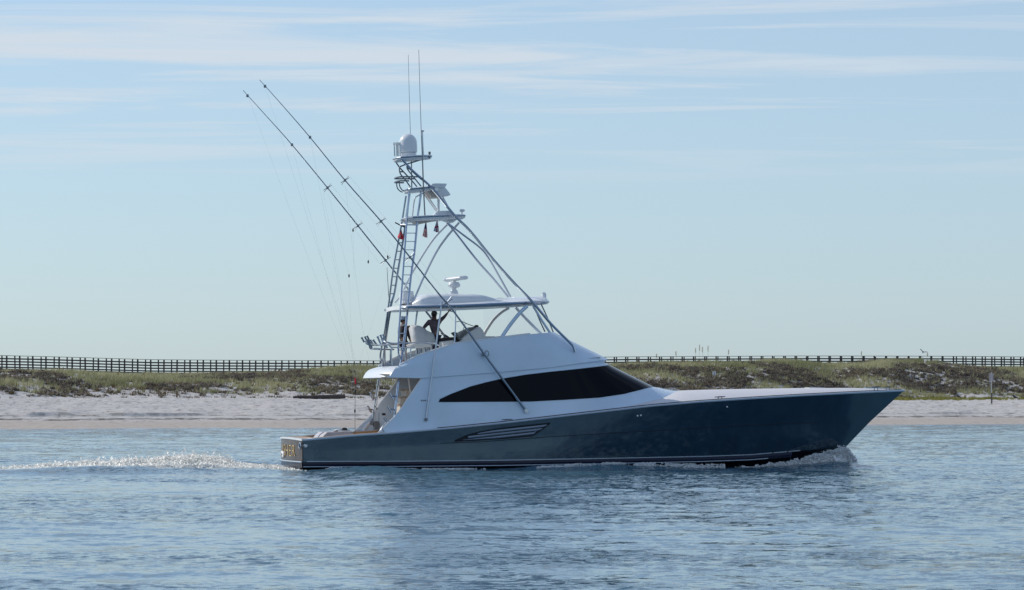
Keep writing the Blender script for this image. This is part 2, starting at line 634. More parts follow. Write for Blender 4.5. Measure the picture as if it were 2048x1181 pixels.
def sheet(name, xs, ys, zfun, mat, attrs_fun=None):
    Xg, Yg = np.meshgrid(xs, ys)
    Zg = zfun(Xg, Yg)
    nx, ny = len(xs), len(ys)
    idx = np.arange(nx * ny).reshape(ny, nx)
    q = np.stack([idx[:-1, :-1], idx[:-1, 1:], idx[1:, 1:], idx[1:, :-1]], -1).reshape(-1, 4)
    at = attrs_fun(Xg, Yg) if attrs_fun else None
    return raw_mesh(name, np.stack([Xg.ravel(), Yg.ravel(), Zg.ravel()], -1), q, mat, at, True)


def ground_attrs(X, Y):
    d = Y - shore_y(X)
    wet = 1 - np.clip((d - 9.5 + (vnoise(X * .1, Y * 0, 8) - .5) * 2) / 3.0, 0, 1)
    ln = 13.5 + (vnoise(X * 0.12, X * 0, 9) - .5) * 2.0
    wrack_scarp_shade = 1.0 * np.exp(-((d - ln) / 1.5) ** 2) + 0.55 * np.exp(-((d - 20.0) / 0.7) ** 2)  # wrack line, then the scarp's shade put into the sand colour
    return {'wet': wet.ravel(), 'wrack_scarp_shade': np.clip(wrack_scarp_shade, 0, 1).ravel()}


gx = axis_pts([(-2500, -600, 190), (-600, -140, 12), (-140, -105, 2), (-105, 105, 0.42), (105, 140, 2), (140, 600, 12), (600, 2500, 190)])
gy = axis_pts([(60, 260, 20), (260, 312, 2), (312, 455, 0.36), (455, 570, 0.8), (570, 900, 15), (900, 4000, 200)])
beach = sheet('beach', gx, gy, ground_z, M['sand'], ground_attrs)
tag(beach, kind='structure')


def ground_hit(px, py):
    """where the sight line to a photo pixel meets the shore"""
    a, b = (px - 1024) / F, (YH - py) / F
    Y = np.arange(320, 560, 0.25)
    d = ground_z(a * Y, Y) - (HC + b * Y)
    i = int(np.argmax(d > 0)) if (d > 0).any() else len(Y) - 1
    y = Y[i]
    return Vector((a * y, y, float(ground_z(a * y, y))))


# ------------------------------------------------------------------ the boat's frame
BX, BY, TH = -9.46, 137.0, R(13)
CT, ST = math.cos(TH), math.sin(TH)


def S(px, py, T):
    """boat coordinates of the point seen at photo pixel (px, py), T metres to port of the centreline"""
    a = (px - 1024) / F
    L = (a * (BY + T * CT) - BX + T * ST) / (CT - a * ST)
    Y = BY + L * ST + T * CT
    return (L, T, HC + (YH - py) * Y / F)


def ppx(L, T):
    return 1024 + F * (BX + L * CT - T * ST) / (BY + L * ST + T * CT)


def ppy(L, T, Z):
    return YH - F * (Z - HC) / (BY + L * ST + T * CT)


def zat(L, T, py):
    return HC + (YH - py) * (BY + L * ST + T * CT) / F


def to_world(p):
    return Vector((BX + p[0] * CT - p[1] * ST, BY + p[0] * ST + p[1] * CT, p[2]))


def curve(pts):
    xs, ys = zip(*pts)
    return lambda x: float(np.interp(x, xs, ys))


# ------------------------------------------------------------------ water
def water_z(X, Y):
    env = np.clip((Y - 30) / 10, 0, 1) * np.clip((430 - Y) / 40, 0, 1) * np.clip((80 - np.abs(X)) / 20, 0, 1)
    fade = np.clip(60 / np.maximum(Y, 1), 0.35, 1.0)
    z = 0
    r2 = np.random.default_rng(3)
    for i in range(26):
        lam = 0.9 * (1.17 ** i) if i < 14 else 1.0 + r2.random() * 2.5
        ang = R(68) + r2.normal() * 0.55
        amp = 0.0022 * lam ** 0.85 if i < 14 else 0.0035
        k = 2 * math.pi / lam
        z = z + amp * np.sin(k * (X * math.cos(ang) + Y * math.sin(ang)) + r2.random() * 6.28)
    z = z * (0.45 + 1.1 * fbm(X * 0.05, Y * 0.12, 3, 61))
    z = z * env
    # the boat's own waves
    dx, dy = X - BX, Y - BY
    L = dx * CT + dy * ST
    T = -dx * ST + dy * CT
    aft = np.clip((1.0 - L) / 3.0, 0, 1)
    z = z + 0.28 * aft * np.exp(-((T + 5.0 - 0.22 * L) / 1.3) ** 2) * np.exp(-((L + 9) / 7.0) ** 2)
    z = z + 0.30 * np.exp(-((T - 5.5 + 0.25 * L) / 1.4) ** 2) * np.exp(-((L + 3) / 5.0) ** 2)
    z = z + 0.22 * np.exp(-((np.abs(T) - 3.3) / 0.5) ** 2) * np.exp(-((L - 12.5) / 3.4) ** 2)
    z = z + 0.16 * np.exp(-((np.abs(T) - 4.3) / 0.6) ** 2) * np.exp(-((L - 2.6) / 1.6) ** 2)
    z = z + 0.22 * np.exp(-((np.abs(T) - 1.6) / 1.0) ** 2) * np.exp(-((L - 24.0) / 1.6) ** 2)
    return z


wx = axis_pts([(-3000, -400, 260), (-400, -90, 15), (-90, -34, 1.5), (-34, 34, 0.24), (34, 90, 1.5), (90, 400, 15), (400, 3000, 260)])
wy = axis_pts([(-4000, -300, 400), (-300, 30, 30), (30, 44, 1.0), (44, 100, 0.17), (100, 160, 0.24), (160, 440, 0.9), (440, 620, 30)])
water = sheet('water', wx, wy, water_z, M['water'])
tag(water, kind='structure')

# ------------------------------------------------------------------ the boat: hull
boat = empty('sport_fishing_boat', (BX, BY, 0), TH)
tag(boat, 'long navy and white sport fishing yacht with tall tuna tower and raked outriggers under way', 'boat')

y_sheer = curve([(540, 886), (612, 880.5), (700, 872.5), (780, 867), (900, 857), (1000, 847), (1100, 835.5), (1200, 824), (1300, 812.5), (1400, 804),
                 (1500, 797.5), (1600, 791.5), (1700, 786.5), (1808, 781.5)])
y_knuck = curve([(540, 908), (612, 904), (880, 887), (964, 884), (1100, 874), (1340, 860), (1500, 851), (1600, 846), (1739, 845)])
y_low = curve([(540, 925), (612, 924.5), (800, 924), (1000, 922), (1200, 918.5), (1400, 914.5), (1500, 911), (1590, 903.5), (1660, 897), (1693, 893)])
y_keel = curve([(540, 980), (1200, 976), (1450, 965), (1560, 950), (1640, 925), (1690, 895)])
L_tip = S(1808, 781, 0)[0]
L_kn = S(1739, 845, 0)[0]
L_lo = S(1693, 893, 0)[0]
L_ke = S(1686, 898, 0)[0]


def hb_sheer(t):
    return 2.95 + .5 * math.sin(math.pi / 2 * t / .45) if t < .45 else 3.45 * (1 - ((t - .45) / .55) ** 2.3)


def hb_kn(t):
    return 2.92 + .40 * math.sin(math.pi / 2 * t / .45) if t < .45 else 3.32 * (1 - ((t - .45) / .55) ** 1.85)


def hb_lo(t):
    return 2.90 + .34 * math.sin(math.pi / 2 * t / .4) if t < .4 else 3.24 * (1 - ((t - .4) / .6) ** 1.7)


NH = 72


def hull_row(Lend, hb, yc, tmap=lambda t: t):
    out = []
    for i in range(NH + 1):
        t = 1 - (1 - i / NH) ** 1.15
        L, b = Lend * t, max(hb(t), 0.0)
        out.append((L, b, zat(L, -b, yc(ppx(L, -b)))))
    return out


r_sh = hull_row(L_tip, hb_sheer, y_sheer)
r_kn = hull_row(L_kn, hb_kn, y_knuck)
r_lo = hull_row(L_lo, hb_lo, y_low)
r_ke = hull_row(L_ke, lambda t: 0.0, y_keel)


def lerp_rows(a, b, s, bulge=0.0):
    out = []
    for p, q in zip(a, b):
        out.append(tuple(p[k] + (q[k] - p[k]) * s for k in range(3)))
    return out


def hull_b(L, Z):
    zs, bs = [], []
    for r in (r_lo, r_kn, r_sh):
        A = np.array(r)
        zs.append(np.interp(L, A[:, 0], A[:, 2]))
        bs.append(np.interp(L, A[:, 0], A[:, 1]))
    return float(np.interp(Z, zs, bs))


def on_hull(px, py, off=0.0):
    T = -3.0
    for _ in range(8):
        p = S(px, py, T)
        T = -hull_b(p[0], p[2])
    p = S(px, py, T)
    return (p[0], T - off, p[2])


m = MB()
for sd in (-1, 1):
    rows = []
    for a, b, n in ((r_sh, r_kn, 5), (r_kn, r_lo, 7)):
        for k in range(n + (1 if b is r_lo else 0)):
            rows.append([(p[0], sd * p[1], p[2]) for p in lerp_rows(a, b, k / n)])
    m.grid(rows)
hull = m.build('hull', M['navy'], boat, ang=50)
m = MB()
for sd in (-1, 1):
    rows = [[(p[0], sd * p[1], p[2]) for p in lerp_rows(r_lo, r_ke, k / 4)] for k in range(5)]
    m.grid(rows)
m.add([(0, -2.86, r_lo[0][2]), (0, 2.86, r_lo[0][2]), (0, 0, r_ke[0][2])], [(0, 1, 2)])
m.build('hull_bottom', M['bottom'], hull, ang=50)


def hull_strip(name, mat, y0, y1, px0, px1, off=0.012, n=60):
    """a painted band that follows both sides of the hull"""
    for sd in (1, -1):
        m = MB()
        rows = []
        for yc in (y0, y1):
            row = []
            for i in range(n + 1):
                px = px0 + (px1 - px0) * i / n
                p = on_hull(px, yc(px), off)
                row.append((p[0], p[1] * sd, p[2]))
            rows.append(row)
        m.grid(rows)
        m.build(name, mat, hull)


cst = lambda f, d: (lambda x: f(x) + d)
hull_strip('pinstripe', M['pin'], cst(y_low, -2.0), cst(y_low, -0.2), 613, 1600)
# rub rail at the sheer and the moulded knuckle line
for sd in (-1, 1):
    MB().tube([(p[0], sd * (p[1] + 0.01), p[2]) for p in r_sh], 0.045, 8).build('rub_rail', M['pin'], hull)
    pts = []
    for i in range(50):
        px = 880 + (1640 - 880) * i / 49
        p = on_hull(px, y_knuck(px), 0.004)
        pts.append((p[0], -sd * p[1] * -1 if sd < 0 else -p[1], p[2]))
    MB().tube([(p[0], sd * abs(p[1]), p[2]) for p in pts], 0.014, 6).build('knuckle_line', M['bottom'], hull)
# boot stripe below the pale line: a chine flat with a dark band
m = MB()
for sd in (-1, 1):
    rows = []
    for dz, ex in ((0.0, 0.02), (-0.10, 0.05), (-0.24, 0.03)):
        rows.append([(p[0], sd * (p[1] + ex * min(1, p[1])), p[2] + dz) for p in r_lo[:62]])
    m.grid(rows)
m.build('boot_stripe', M['stripe'], hull, ang=20)
for sd in (-1, 1):
    MB().tube([(p[0], sd * (p[1] + 0.055), p[2] - 0.20) for p in r_lo[:58]], 0.018, 6).build('spray_rail', M['pin'], hull)

# ------------------------------------------------------------------ transom
zt, zb = r_sh[0][2], r_lo[0][2]


def transom_L(T, z):
    return -0.20 * (1 - (T / 2.95) ** 2) - 0.02


transom = empty('transom', (0, 0, 0), 0, boat)
edges = [-2.93, -2.15, -1.3, -0.45, 0.45, 1.3, 2.15, 2.93]
for a, b in zip(edges[:-1], edges[1:]):
    m = MB()
    rows = []
    for k in range(2):
        row = []
        for i in range(5):
            T = a + 0.006 + (b - a - 0.012) * i / 4
            z = zb + 0.02 + (zt - 0.045 + 0.06 * (1 - (T / 2.98) ** 2) - zb) * k
            row.append((transom_L(T, z), T * (0.975 + 0.025 * k), z))
        rows.append(row)
    m.grid(rows)
    m.grid([[(p[0] + 0.04, p[1], p[2]) for p in r] for r in rows])
    m.add([rows[0][0], rows[1][0], (rows[1][0][0] + .04, *rows[1][0][1:]), (rows[0][0][0] + .04, *rows[0][0][1:])], [(0, 1, 2, 3)])
    m.build('teak_panel', M['varnish'], transom, fix=False)
m = MB()
rows = [[(transom_L(T, 0) + 0.05, T, z) for T in np.linspace(-2.93, 2.93, 15)] for z in (zb - .25, zt - .05)]
m.grid(rows)
m.build('transom_core', M['bottom'], transom)
m = MB()
m.tube([(transom_L(T, 0) - 0.03, T, zb) for T in np.linspace(-2.9, 2.9, 17)], 0.03, 6)
m.build('transom_trim', M['pin'], transom)
m = MB()
rows = [[(transom_L(T, 0) - 0.02, T * .98, z) for T in np.linspace(-2.93, 2.93, 15)] for z in (zb - .25, zb - 0.03)]
m.grid(rows)
m.build('transom_boot_band', M['stripe'], transom)

# the lettering, seen edge-on across the transom
fc = bpy.data.curves.new('name_lettering', 'FONT')
fc.body = 'ASHER'
fc.size = 1.0
fc.extrude = 0.008
fc.offset = -0.014
fc.space_character = 1.12
fo = bpy.data.objects.new('tmp', fc)
COL.objects.link(fo)
bpy.context.view_layer.update()
fm = bpy.data.meshes.new_from_object(fo.evaluated_get(bpy.context.evaluated_depsgraph_get()))
bpy.data.objects.remove(fo)
fm.name = 'name_lettering'
xs = [v.co.x for v in fm.vertices]
ys = [v.co.y for v in fm.vertices]
x0, x1, y0, y1 = min(xs), max(xs), min(ys), max(ys)
zl0, zl1 = zat(0, 0, 912), zat(0, 0, 889.5)
for v in fm.vertices:
    u = (v.co.x - x0) / (x1 - x0)
    T = 1.75 - u * 3.55                       # reads left to right from astern: port first
    z = zl0 + (v.co.y - y0) / (y1 - y0) * (zl1 - zl0)
    v.co = Vector((transom_L(T, z) - 0.012 - v.co.z, T, z))
fm.materials.clear()
fm.materials.append(M['gold'])
fo = bpy.data.objects.new('name_lettering', fm)
COL.objects.link(fo)
fo.parent = transom
# small white squiggle under the name
m = MB()
pp = [(1.75, 910), (1.5, 904), (1.2, 907), (0.95, 905), (0.75, 910), (0.9, 914), (1.15, 912)]
m.tube(smooth([(transom_L(T, 0) - 0.03, T, zat(0, T, y)) for T, y in pp], 4), 0.055, 6)
m.build('emblem', M['emblem'], transom)
# corner fairlead ring and exhaust fitting
c = S(604.5, 891.8, -2.8)
m = MB()
m.tube([(c[0] - 0.10, c[1] + 0.26 * math.cos(a), c[2] + 0.12 * math.sin(a)) for a in np.linspace(0, 2 * math.pi, 17)], 0.035, 6)
m.build('fairlead', M['steel'], transom)
c = on_hull(611, 892, 0.03)
m = MB()
m.lathe([(0.03, 0.10), (0.09, 0.08), (0.10, -.02), (0.07, -0.06)], c, 12, 'y')
m.build('fairlead_cap', M['steel'], transom)

# ------------------------------------------------------------------ cockpit and decks
LC = S(757, 868, -3.0)[0]                      # where the deckhouse wings begin
SH = np.array(r_sh)
sb = lambda L: float(np.interp(L, SH[:, 0], SH[:, 1]))
sz = lambda L: float(np.interp(L, SH[:, 0], SH[:, 2]))

for sd in (-1, 1):
    m = MB()
    Ls = np.linspace(-0.05, LC + 2.6, 24)
    w = 0.42
    rows = [[(L, sd * (sb(L) + 0.03), sz(L) - 0.02) for L in Ls], [(L, sd * (sb(L) + 0.03), sz(L) + 0.045) for L in Ls],
            [(L, sd * (sb(L) - w), sz(L) + 0.055) for L in Ls], [(L, sd * (sb(L) - w), sz(L) - 0.04) for L in Ls]]
    m.grid(rows)
    m.build('gunwale', M['white'], boat, ang=30)
    m = MB()
    Ls = np.linspace(0.45, LC + 0.3, 12)
    m.grid([[(L, sd * (sb(L) - 0.05), sz(L) + 0.0585) for L in Ls], [(L, sd * (sb(L) - w + 0.05), sz(L) + 0.0625) for L in Ls]])
    m.build('covering_board', M['teak'], boat)
    m = MB()
    Ls = np.linspace(0.4, LC + 2.5, 14)
    m.grid([[(L, sd * (sb(L) - w), sz(L) + 0.03) for L in Ls], [(L, sd * (sb(L) - w - 0.02), 0.55) for L in Ls]])
    m.build('cockpit_liner', M['teak'] if sd > 0 else M['beige'], boat)
# transom top board
m = MB()
Ts = np.linspace(-2.98, 2.98, 17)
cr = lambda T: 0.06 * (1 - (T / 2.98) ** 2)
rows = [[(transom_L(T, 0) - 0.05, T, zt - 0.03 + cr(T)) for T in Ts], [(transom_L(T, 0) - 0.05, T, zt + 0.05 + cr(T)) for T in Ts],
        [(0.60, T, zt + 0.055 + cr(T)) for T in Ts], [(0.60, T, zt - 0.5) for T in Ts]]
m.grid(rows)
m.build('transom_gunwale', M['white'], boat, ang=30)
m = MB()
Ts = np.linspace(-2.7, 2.7, 15)
m.grid([[(transom_L(T, 0) + 0.10, T, zt + 0.058 + cr(T)) for T in Ts], [(0.56, T, zt + 0.064 + cr(T)) for T in Ts]])
m.build('transom_covering_board', M['teak'], boat)
MB().box(((LC + 2.5) / 2 + .2, 0, 0.5), (LC + 3.0, 5.2, 0.1)).build('cockpit_sole', M['teak'], boat)

# foredeck with its crown, side decks beneath the house
y_crown = curve([(1300, 790), (1340, 783.5), (1370, 782), (1420, 780.5), (1500, 779), (1600, 777.5), (1700, 777.2), (1780, 779), (1808, 781)])
m = MB()
rows = []
Ls = np.concatenate([np.linspace(LC + 1.0, 15, 14), np.linspace(15.4, L_tip - 0.02, 44)])
for L in Ls:
    b = sb(L)
    z0 = sz(L)
    zc = zat(L, 0, y_crown(ppx(L, 0)))
    crn = max(zc - z0, 0.0) * min(1, max(0, (L - 13.5) / 3.0))
    rows.append([(L, b * s, z0 + 0.02 + crn * (1 - abs(s) ** 2.4) ** 1.0) for s in np.linspace(-1, 1, 33)])
m.grid(rows)
m.build('foredeck', M['deckwhite'], boat, ang=60)
for sd in (-1, 1):
    Ls = np.linspace(LC + 2.5, L_tip - 0.15, 50)
    MB().tube([(L, sd * max(sb(L) - 0.10, 0.01), sz(L) + 0.05) for L in Ls], 0.032, 6).build('toe_rail', M['varnish'], boat)

# ------------------------------------------------------------------ deckhouse
NS, NC = 46, 34


def plan_row(px0, yc, B, sil, frac, p=2.3, taper=0.0):
    """one longitudinal line of the superstructure: straight side then a rounded nose.
    returns near-side points (L, b, Z), aft to nose"""
    L0 = S(px0, yc(px0), -B)[0]

    def make(Le):
        Ls = L0 + (Le - L0) * frac
        pts = []
        for i in range(NS):
            L = L0 + (Ls - L0) * i / NS
            pts.append((L, B - taper * (1 - i / NS) ** 2))
        for i in range(NC + 1):
            a = math.pi / 2 * i / NC
            pts.append((Ls + (Le - Ls) * math.sin(a) ** (2 / p), B * max(math.cos(a), 0) ** (2 / p)))
        return pts
    lo, hi = L0 + 2, L0 + 30
    for _ in range(50):
        mid = (lo + hi) / 2
        if max(ppx(L, -b) for L, b in make(mid)) > sil[0]:
            hi = mid
        else:
            lo = mid
    pts = make(lo)
    out, zlast, mx = [], None, -1
    for L, b in pts:
        px = ppx(L, -b)
        if px >= mx and px < sil[0] - 0.3:
            z = zat(L, -b, yc(px))
            mx = px
        elif zlast is None or px < mx or px >= sil[0] - 0.3:
            z = zat(L, -b, sil[1]) if px >= sil[0] - 0.3 else zlast
            if px < mx:
                z = zlast
            mx = max(mx, px)
        zlast = z
        out.append((L, b, z))
    return out


def both(row):
    return [(L, -b, z) for L, b, z in row] + [(L, b, z) for L, b, z in reversed(row[:-1])]


def inner(row, th):
    return [(L - (th if b < 1.2 else 0), max(b - th, 0.0), z) for L, b, z in row]


yD = curve([(700, 872), (757, 867.5), (1000, 846), (1100, 834.5), (1200, 823), (1290, 811), (1330, 803), (1360, 794), (1392, 783)])
yW = curve([(700, 806), (877, 805.5), (1060, 804.5), (1130, 801), (1200, 796.5), (1250, 789), (1306, 774)])
yC = curve([(700, 760), (841, 756), (991, 744.5), (1100, 734.5), (1206, 724)])
D = plan_row(757, yD, 2.98, (1388, 784), 0.60, 2.0)
W = plan_row(812, yW, 2.84, (1306, 774), 0.62, 2.2)
C = plan_row(846, yC, 2.66, (1207, 724.5), 0.72, 2.6)
# the cove between the foredeck and the windscreen
D2 = [(d[0] + (w[0] - d[0]) * .58, d[1] + (w[1] - d[1]) * .38, d[2] + (w[2] - d[2]) * (.50 if i < NS else .50 - .22 * min(1, (i - NS) / 14))) for i, (d, w) in enumerate(zip(D, W))]
D3 = [(d[0] + (w[0] - d[0]) * .90, d[1] + (w[1] - d[1]) * .88, d[2] + (w[2] - d[2]) * .85) for d, w in zip(D, W)]


def rowmix(a, b, s):
    return [tuple(p[k] + (q[k] - p[k]) * s for k in range(3)) for p, q in zip(a, b)]


house_rows = [D, D2, D3, W] + [rowmix(W, C, k / 5) for k in range(1, 6)]
deckhouse = MB()
outr = [both(r) for r in house_rows]
innr = [both(inner(r, 0.09)) for r in house_rows]
deckhouse.grid(outr)
deckhouse.grid(innr)
for col in (0, -1):
    deckhouse.grid([[r[col] for r in outr], [r[col] for r in innr]])
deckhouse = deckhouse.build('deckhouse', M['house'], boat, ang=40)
# sunlit highlight on the wings' slanted aft ends, put on as a white tube
for sd in (-1, 1):
    MB().tube([(r[0][0] - 0.01, sd * (r[0][1] - 0.045), r[0][2]) for r in house_rows], 0.05, 6).build('wing_edge_highlight', M['white'], deckhouse)

# wrap-round window: follows the side and the raked windscreen
y_wtop = curve([(872, 803.5), (876, 800), (885, 795.5), (900, 788.5), (940, 773), (970, 765), (1000, 758), (1050, 749.5), (1100, 743.5), (1150, 738.5), (1206, 732)])
wrows = []
vlast = 0.9
for i, (w, c) in enumerate(zip(W, C)):
    if ppx(w[0], -w[1]) < 874.5:
        continue
    best = None
    if not (i > NS + NC * 0.45):
        lo, hi = 0.0, 1.0
        for _ in range(30):
            v = (lo + hi) / 2
            q = [w[k] + (c[k] - w[k]) * v for k in range(3)]
            if ppy(q[0], -q[1], q[2]) > y_wtop(ppx(q[0], -q[1])):
                lo = v
            else:
                hi = v
        vlast = min(lo, 0.95)
    wrows.append((w, c, max(vlast, 0.012)))
m = MB()


def win_pt(w, c, v):
    q = [w[k] + (c[k] - w[k]) * v for k in range(3)]
    return q


rows = []
for k in range(7):
    row = []
    for w, c, v in wrows:
        q = win_pt(w, c, 0.01 + (v - 0.01) * k / 6)
        row.append((q[0] + (0.012 if q[1] < 2.2 else 0.0), q[1] + (0.014 if q[1] > 0.15 else 0.0), q[2] + 0.004))
    rows.append(row)
m.grid([both(r) for r in rows])
window = m.build('window', M['glass'], deckhouse, ang=60)
pts = [rows[0][0]] + [r for r in rows[-1]]
MB().tube([(p[0], -p[1] - .004, p[2]) for p in rows[-1]], 0.018, 6).build('window_frame', M['house'], window)

# builder's grey lettering strip on the side (illegible at this distance: short dashes)
for k, (pa, pb) in enumerate(((842, 845), (846.5, 849), (850, 852.5))):
    m = MB()
    q0 = S(pa, 800, -2.875)
    q1 = S(pb, 802.5, -2.875)
    m.box(((q0[0] + q1[0]) / 2, -2.872, (q0[2] + q1[2]) / 2), (abs(q1[0] - q0[0]), 0.012, 0.045))
    m.build('side_badge', M['grey'], deckhouse)

# ------------------------------------------------------------------ flybridge
yC2 = curve([(760, 755), (778, 755.5), (841, 757), (991, 745.5), (1100, 735.5), (1216, 719)])
yK = curve([(780, 739), (796, 737), (830, 725), (860, 716), (953, 706), (1065, 695), (1143, 683)])
yP = curve([(780, 738), (800, 731.5), (807, 727.5), (840, 711), (878, 699), (911, 688), (1000, 676.5), (1050, 670.5), (1108, 664.5)])
C2 = plan_row(778, yC2, 2.72, (1216, 718.5), 0.74, 2.5)
K = plan_row(790, yK, 2.62, (1144, 683), 0.72, 2.5)
P = plan_row(800, yP, 2.50, (1108, 665), 0.70, 2.5)
fb_rows = [rowmix(C, C2, 0.0), C2] + [rowmix(C2, K, s) for s in (.25, .5, .75)] + [K, rowmix(K, P, .5), P]
fb_rows = fb_rows[1:]
m = MB()
outr = [both(r) for r in fb_rows]
innr = [both(inner(r, 0.10)) for r in fb_rows]
m.grid(outr)
m.grid(innr)
m.grid([outr[-1], innr[-1]])
m.grid([outr[0], innr[0]])
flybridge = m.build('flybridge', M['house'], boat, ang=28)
# soffit under the brow
MB().grid([both(C2), both(inner(C, -0.0))]).build('brow_soffit', M['house'], flybridge)
# coaming cap
for sd in (-1, 1):
    pts = [(p[0], sd * (p[1] - 0.05), p[2] + 0.012) for p in P[:NS + 6]]
    MB().tube(pts, 0.055, 8).build('coaming_cap', M['white'], flybridge)
# aft face: rounded slab across the stern of the bridge
m = MB()
rows = []
a0, a1 = C2[0], P[0]
for k in range(7):
    s = k / 6
    row = []
    for T in np.linspace(-1, 1, 13):
        bulge = 0.38 * (1 - abs(T) ** 3)
        ka = K[0]
        e_ = tuple(a0[q] + (ka[q] - a0[q]) * s / .6 for q in range(3)) if s < .6 else tuple(ka[q] + (a1[q] - ka[q]) * (s - .6) / .4 for q in range(3))
        bow = (0.14 * math.sin(math.pi * (0.12 + 0.88 * s)) + bulge * (.9 - .2 * s)) * min(1, (1 - abs(T)) * 6)
        row.append((e_[0] - bow - .004, e_[1] * T, e_[2] - .02 * s))
    rows.append(row)
m.grid(rows)
top = rows[-1]
m.grid([top, [(a1[0] + 1.0, p[1], a1[2] - 0.06) for p in top]])
m.grid([rows[0], [(a0[0] + .9, p[1], p[2] + .02) for p in rows[0]]])
m.build('bridge_aft_face', M['white'], flybridge, ang=40)
zfl = a0[2] + 0.02
m = MB()
Ls = np.linspace(a0[0] - 0.25, S(1180, 725, 0)[0], 20)
bb = lambda L: float(np.interp(L, [p[0] for p in C2], [p[1] for p in C2])) - 0.1
zz_ = lambda L: float(np.interp(L, [p[0] for p in C2], [p[2] for p in C2])) + 0.03
rows = [[(L, bb(L) * s, zz_(L) + dz) for s in np.linspace(-1, 1, 7)] for dz in (0, 0.12) for L in Ls]
m.grid(rows[:20])
m.grid(rows[20:])
m.build('bridge_deck', M['beige'], flybridge)
Lb0 = S(800, 731, -2.4)[0]
m = MB()
Ls = np.linspace(a1[0] + 0.2, P[NS][0], 16)
m.grid([[(L, 2.36 * s, float(np.interp(L, [p[0] for p in P], [p[2] for p in P])) - 0.62) for s in np.linspace(-1, 1, 5)] for L in Ls])
m.build('bridge_sole', M['beige'], flybridge)

# ------------------------------------------------------------------ mezzanine, aft bulkhead
bulk = empty('aft_bulkhead', (0, 0, 0), 0, boat)
Lk = S(836, 770, -1.0)[0]
MB().box((Lk + 0.9, 0.0, 2.6), (0.06, 5.2, 3.4)).build('bulkhead_panel', M['beige'], bulk)
MB().box((Lk + 0.84, -0.3, 2.5), (0.05, 1.5, 2.4), 0.02).build('salon_door', M['glass'], bulk)
for T in (-2.3, -1.95, -1.6):
    MB().box((Lk + 0.62, T, 2.7), (0.22, 0.22, 2.9), 0.04).build('curtain_panel', M['beige'], bulk)
Zs = [zat(Lk, 0.9, y) for y in (868, 834, 811, 795, 779)]
for k in range(4):
    q0 = S(797, 800, 1.6)[0]
    m = MB()
    m.box((q0 + 0.35 + (0.0 if k < 3 else .12), 1.25, (Zs[k] + Zs[k + 1]) / 2), (0.9 - (.0 if k < 3 else .25), 1.1, Zs[k + 1] - Zs[k] - 0.05), 0.02)
    m.build('cabinet', M['beige'], bulk)
    MB().box((q0 + 0.35, 1.25, Zs[k + 1] - 0.02), (0.94, 1.14, 0.03)).build('cabinet_trim', M['teak'], bulk)
for T in (0.25, -0.15):
    MB().tube([S(817, 757, T), S(822.5, 797, T)], 0.035, 6).build('ladder_rail', M['white'], bulk)
# speakers and a switch plate on the inner face of the port wing
for py in (850, 863):
    c = S(753, py, 2.84)
    MB().lathe([(0.16, 0.0), (0.15, -0.03), (0.06, -0.02), (0.05, -0.035), (0.01, -0.04)], (c[0], 2.83, c[2]), 16, 'y').build('speaker', M['grey'], deckhouse)
c = S(767.5, 829, 2.8)
MB().box((c[0], 2.80, c[2]), (0.16, 0.04, 0.09), 0.01).build('switch_plate', M['black'], deckhouse)

# ------------------------------------------------------------------ hardtop
hardtop = empty('hardtop', (0, 0, 0), 0, boat)
ht_z = lambda L, T: zat(L, 0, float(np.interp(ppx(L, 0), [760, 800, 900, 1000, 1060, 1099], [619, 618, 615.5, 611, 607.5, 604])))
La = S(764, 618, 2.2)[0] + 0.1
Lf = S(1099, 603, 0)[0] - 0.15


def ht_half(L):
    u = (L - La) / (Lf - La)
    if u < 0.04:
        return 2.3 * math.sqrt(max(0.0, 1 - ((0.04 - u) / 0.04) ** 2 * 0.35))
    if u < 0.62:
        return 2.3
    return 2.3 * max(0.0, 1 - ((u - 0.62) / 0.38) ** 2.6) ** (1 / 2.0)


us = np.concatenate([np.linspace(0, 0.04, 4), np.linspace(0.07, 0.62, 14), 0.62 + 0.38 * np.sin(np.linspace(0.06, 1, 14) * math.pi / 2)])
sec = []
for u in us:
    L = La + (Lf - La) * u
    h = max(ht_half(L), 0.02)
    z = ht_z(L, 0)
    ring = []
    for s in np.linspace(-1, 1, 15):
        ring.append((L, h * s, z + 0.07 + (0.05 + 0.18 * min(1, u / .35)) * (1 - abs(s) ** 2.0) * min(1, h)))
    ring.append((L, h + 0.05, z))
    for s in np.linspace(1, -1, 15):
        ring.append((L, h * s * 0.97, z - 0.10 + 0.05 * (1 - s * s)))
    ring.append((L, -h - 0.05, z))
    sec.append(ring)
m = MB()
m.grid(sec, True)
n = len(sec[0])
m.f += [tuple(range(n - 1, -1, -1)), tuple(range((len(sec) - 1) * n, len(sec) * n))]
m.mi += [0, 0]
ht = m.build('hardtop_shell', M['white'], hardtop, ang=40)
for sd in (-1, 1):
    Ls = [La + (Lf - La) * u for u in us]
    MB().tube([(L, sd * (max(ht_half(L), 0.0) + 0.05), ht_z(L, 0)) for L in Ls], 0.06, 8).build('hardtop_rail', M['steel'], ht)
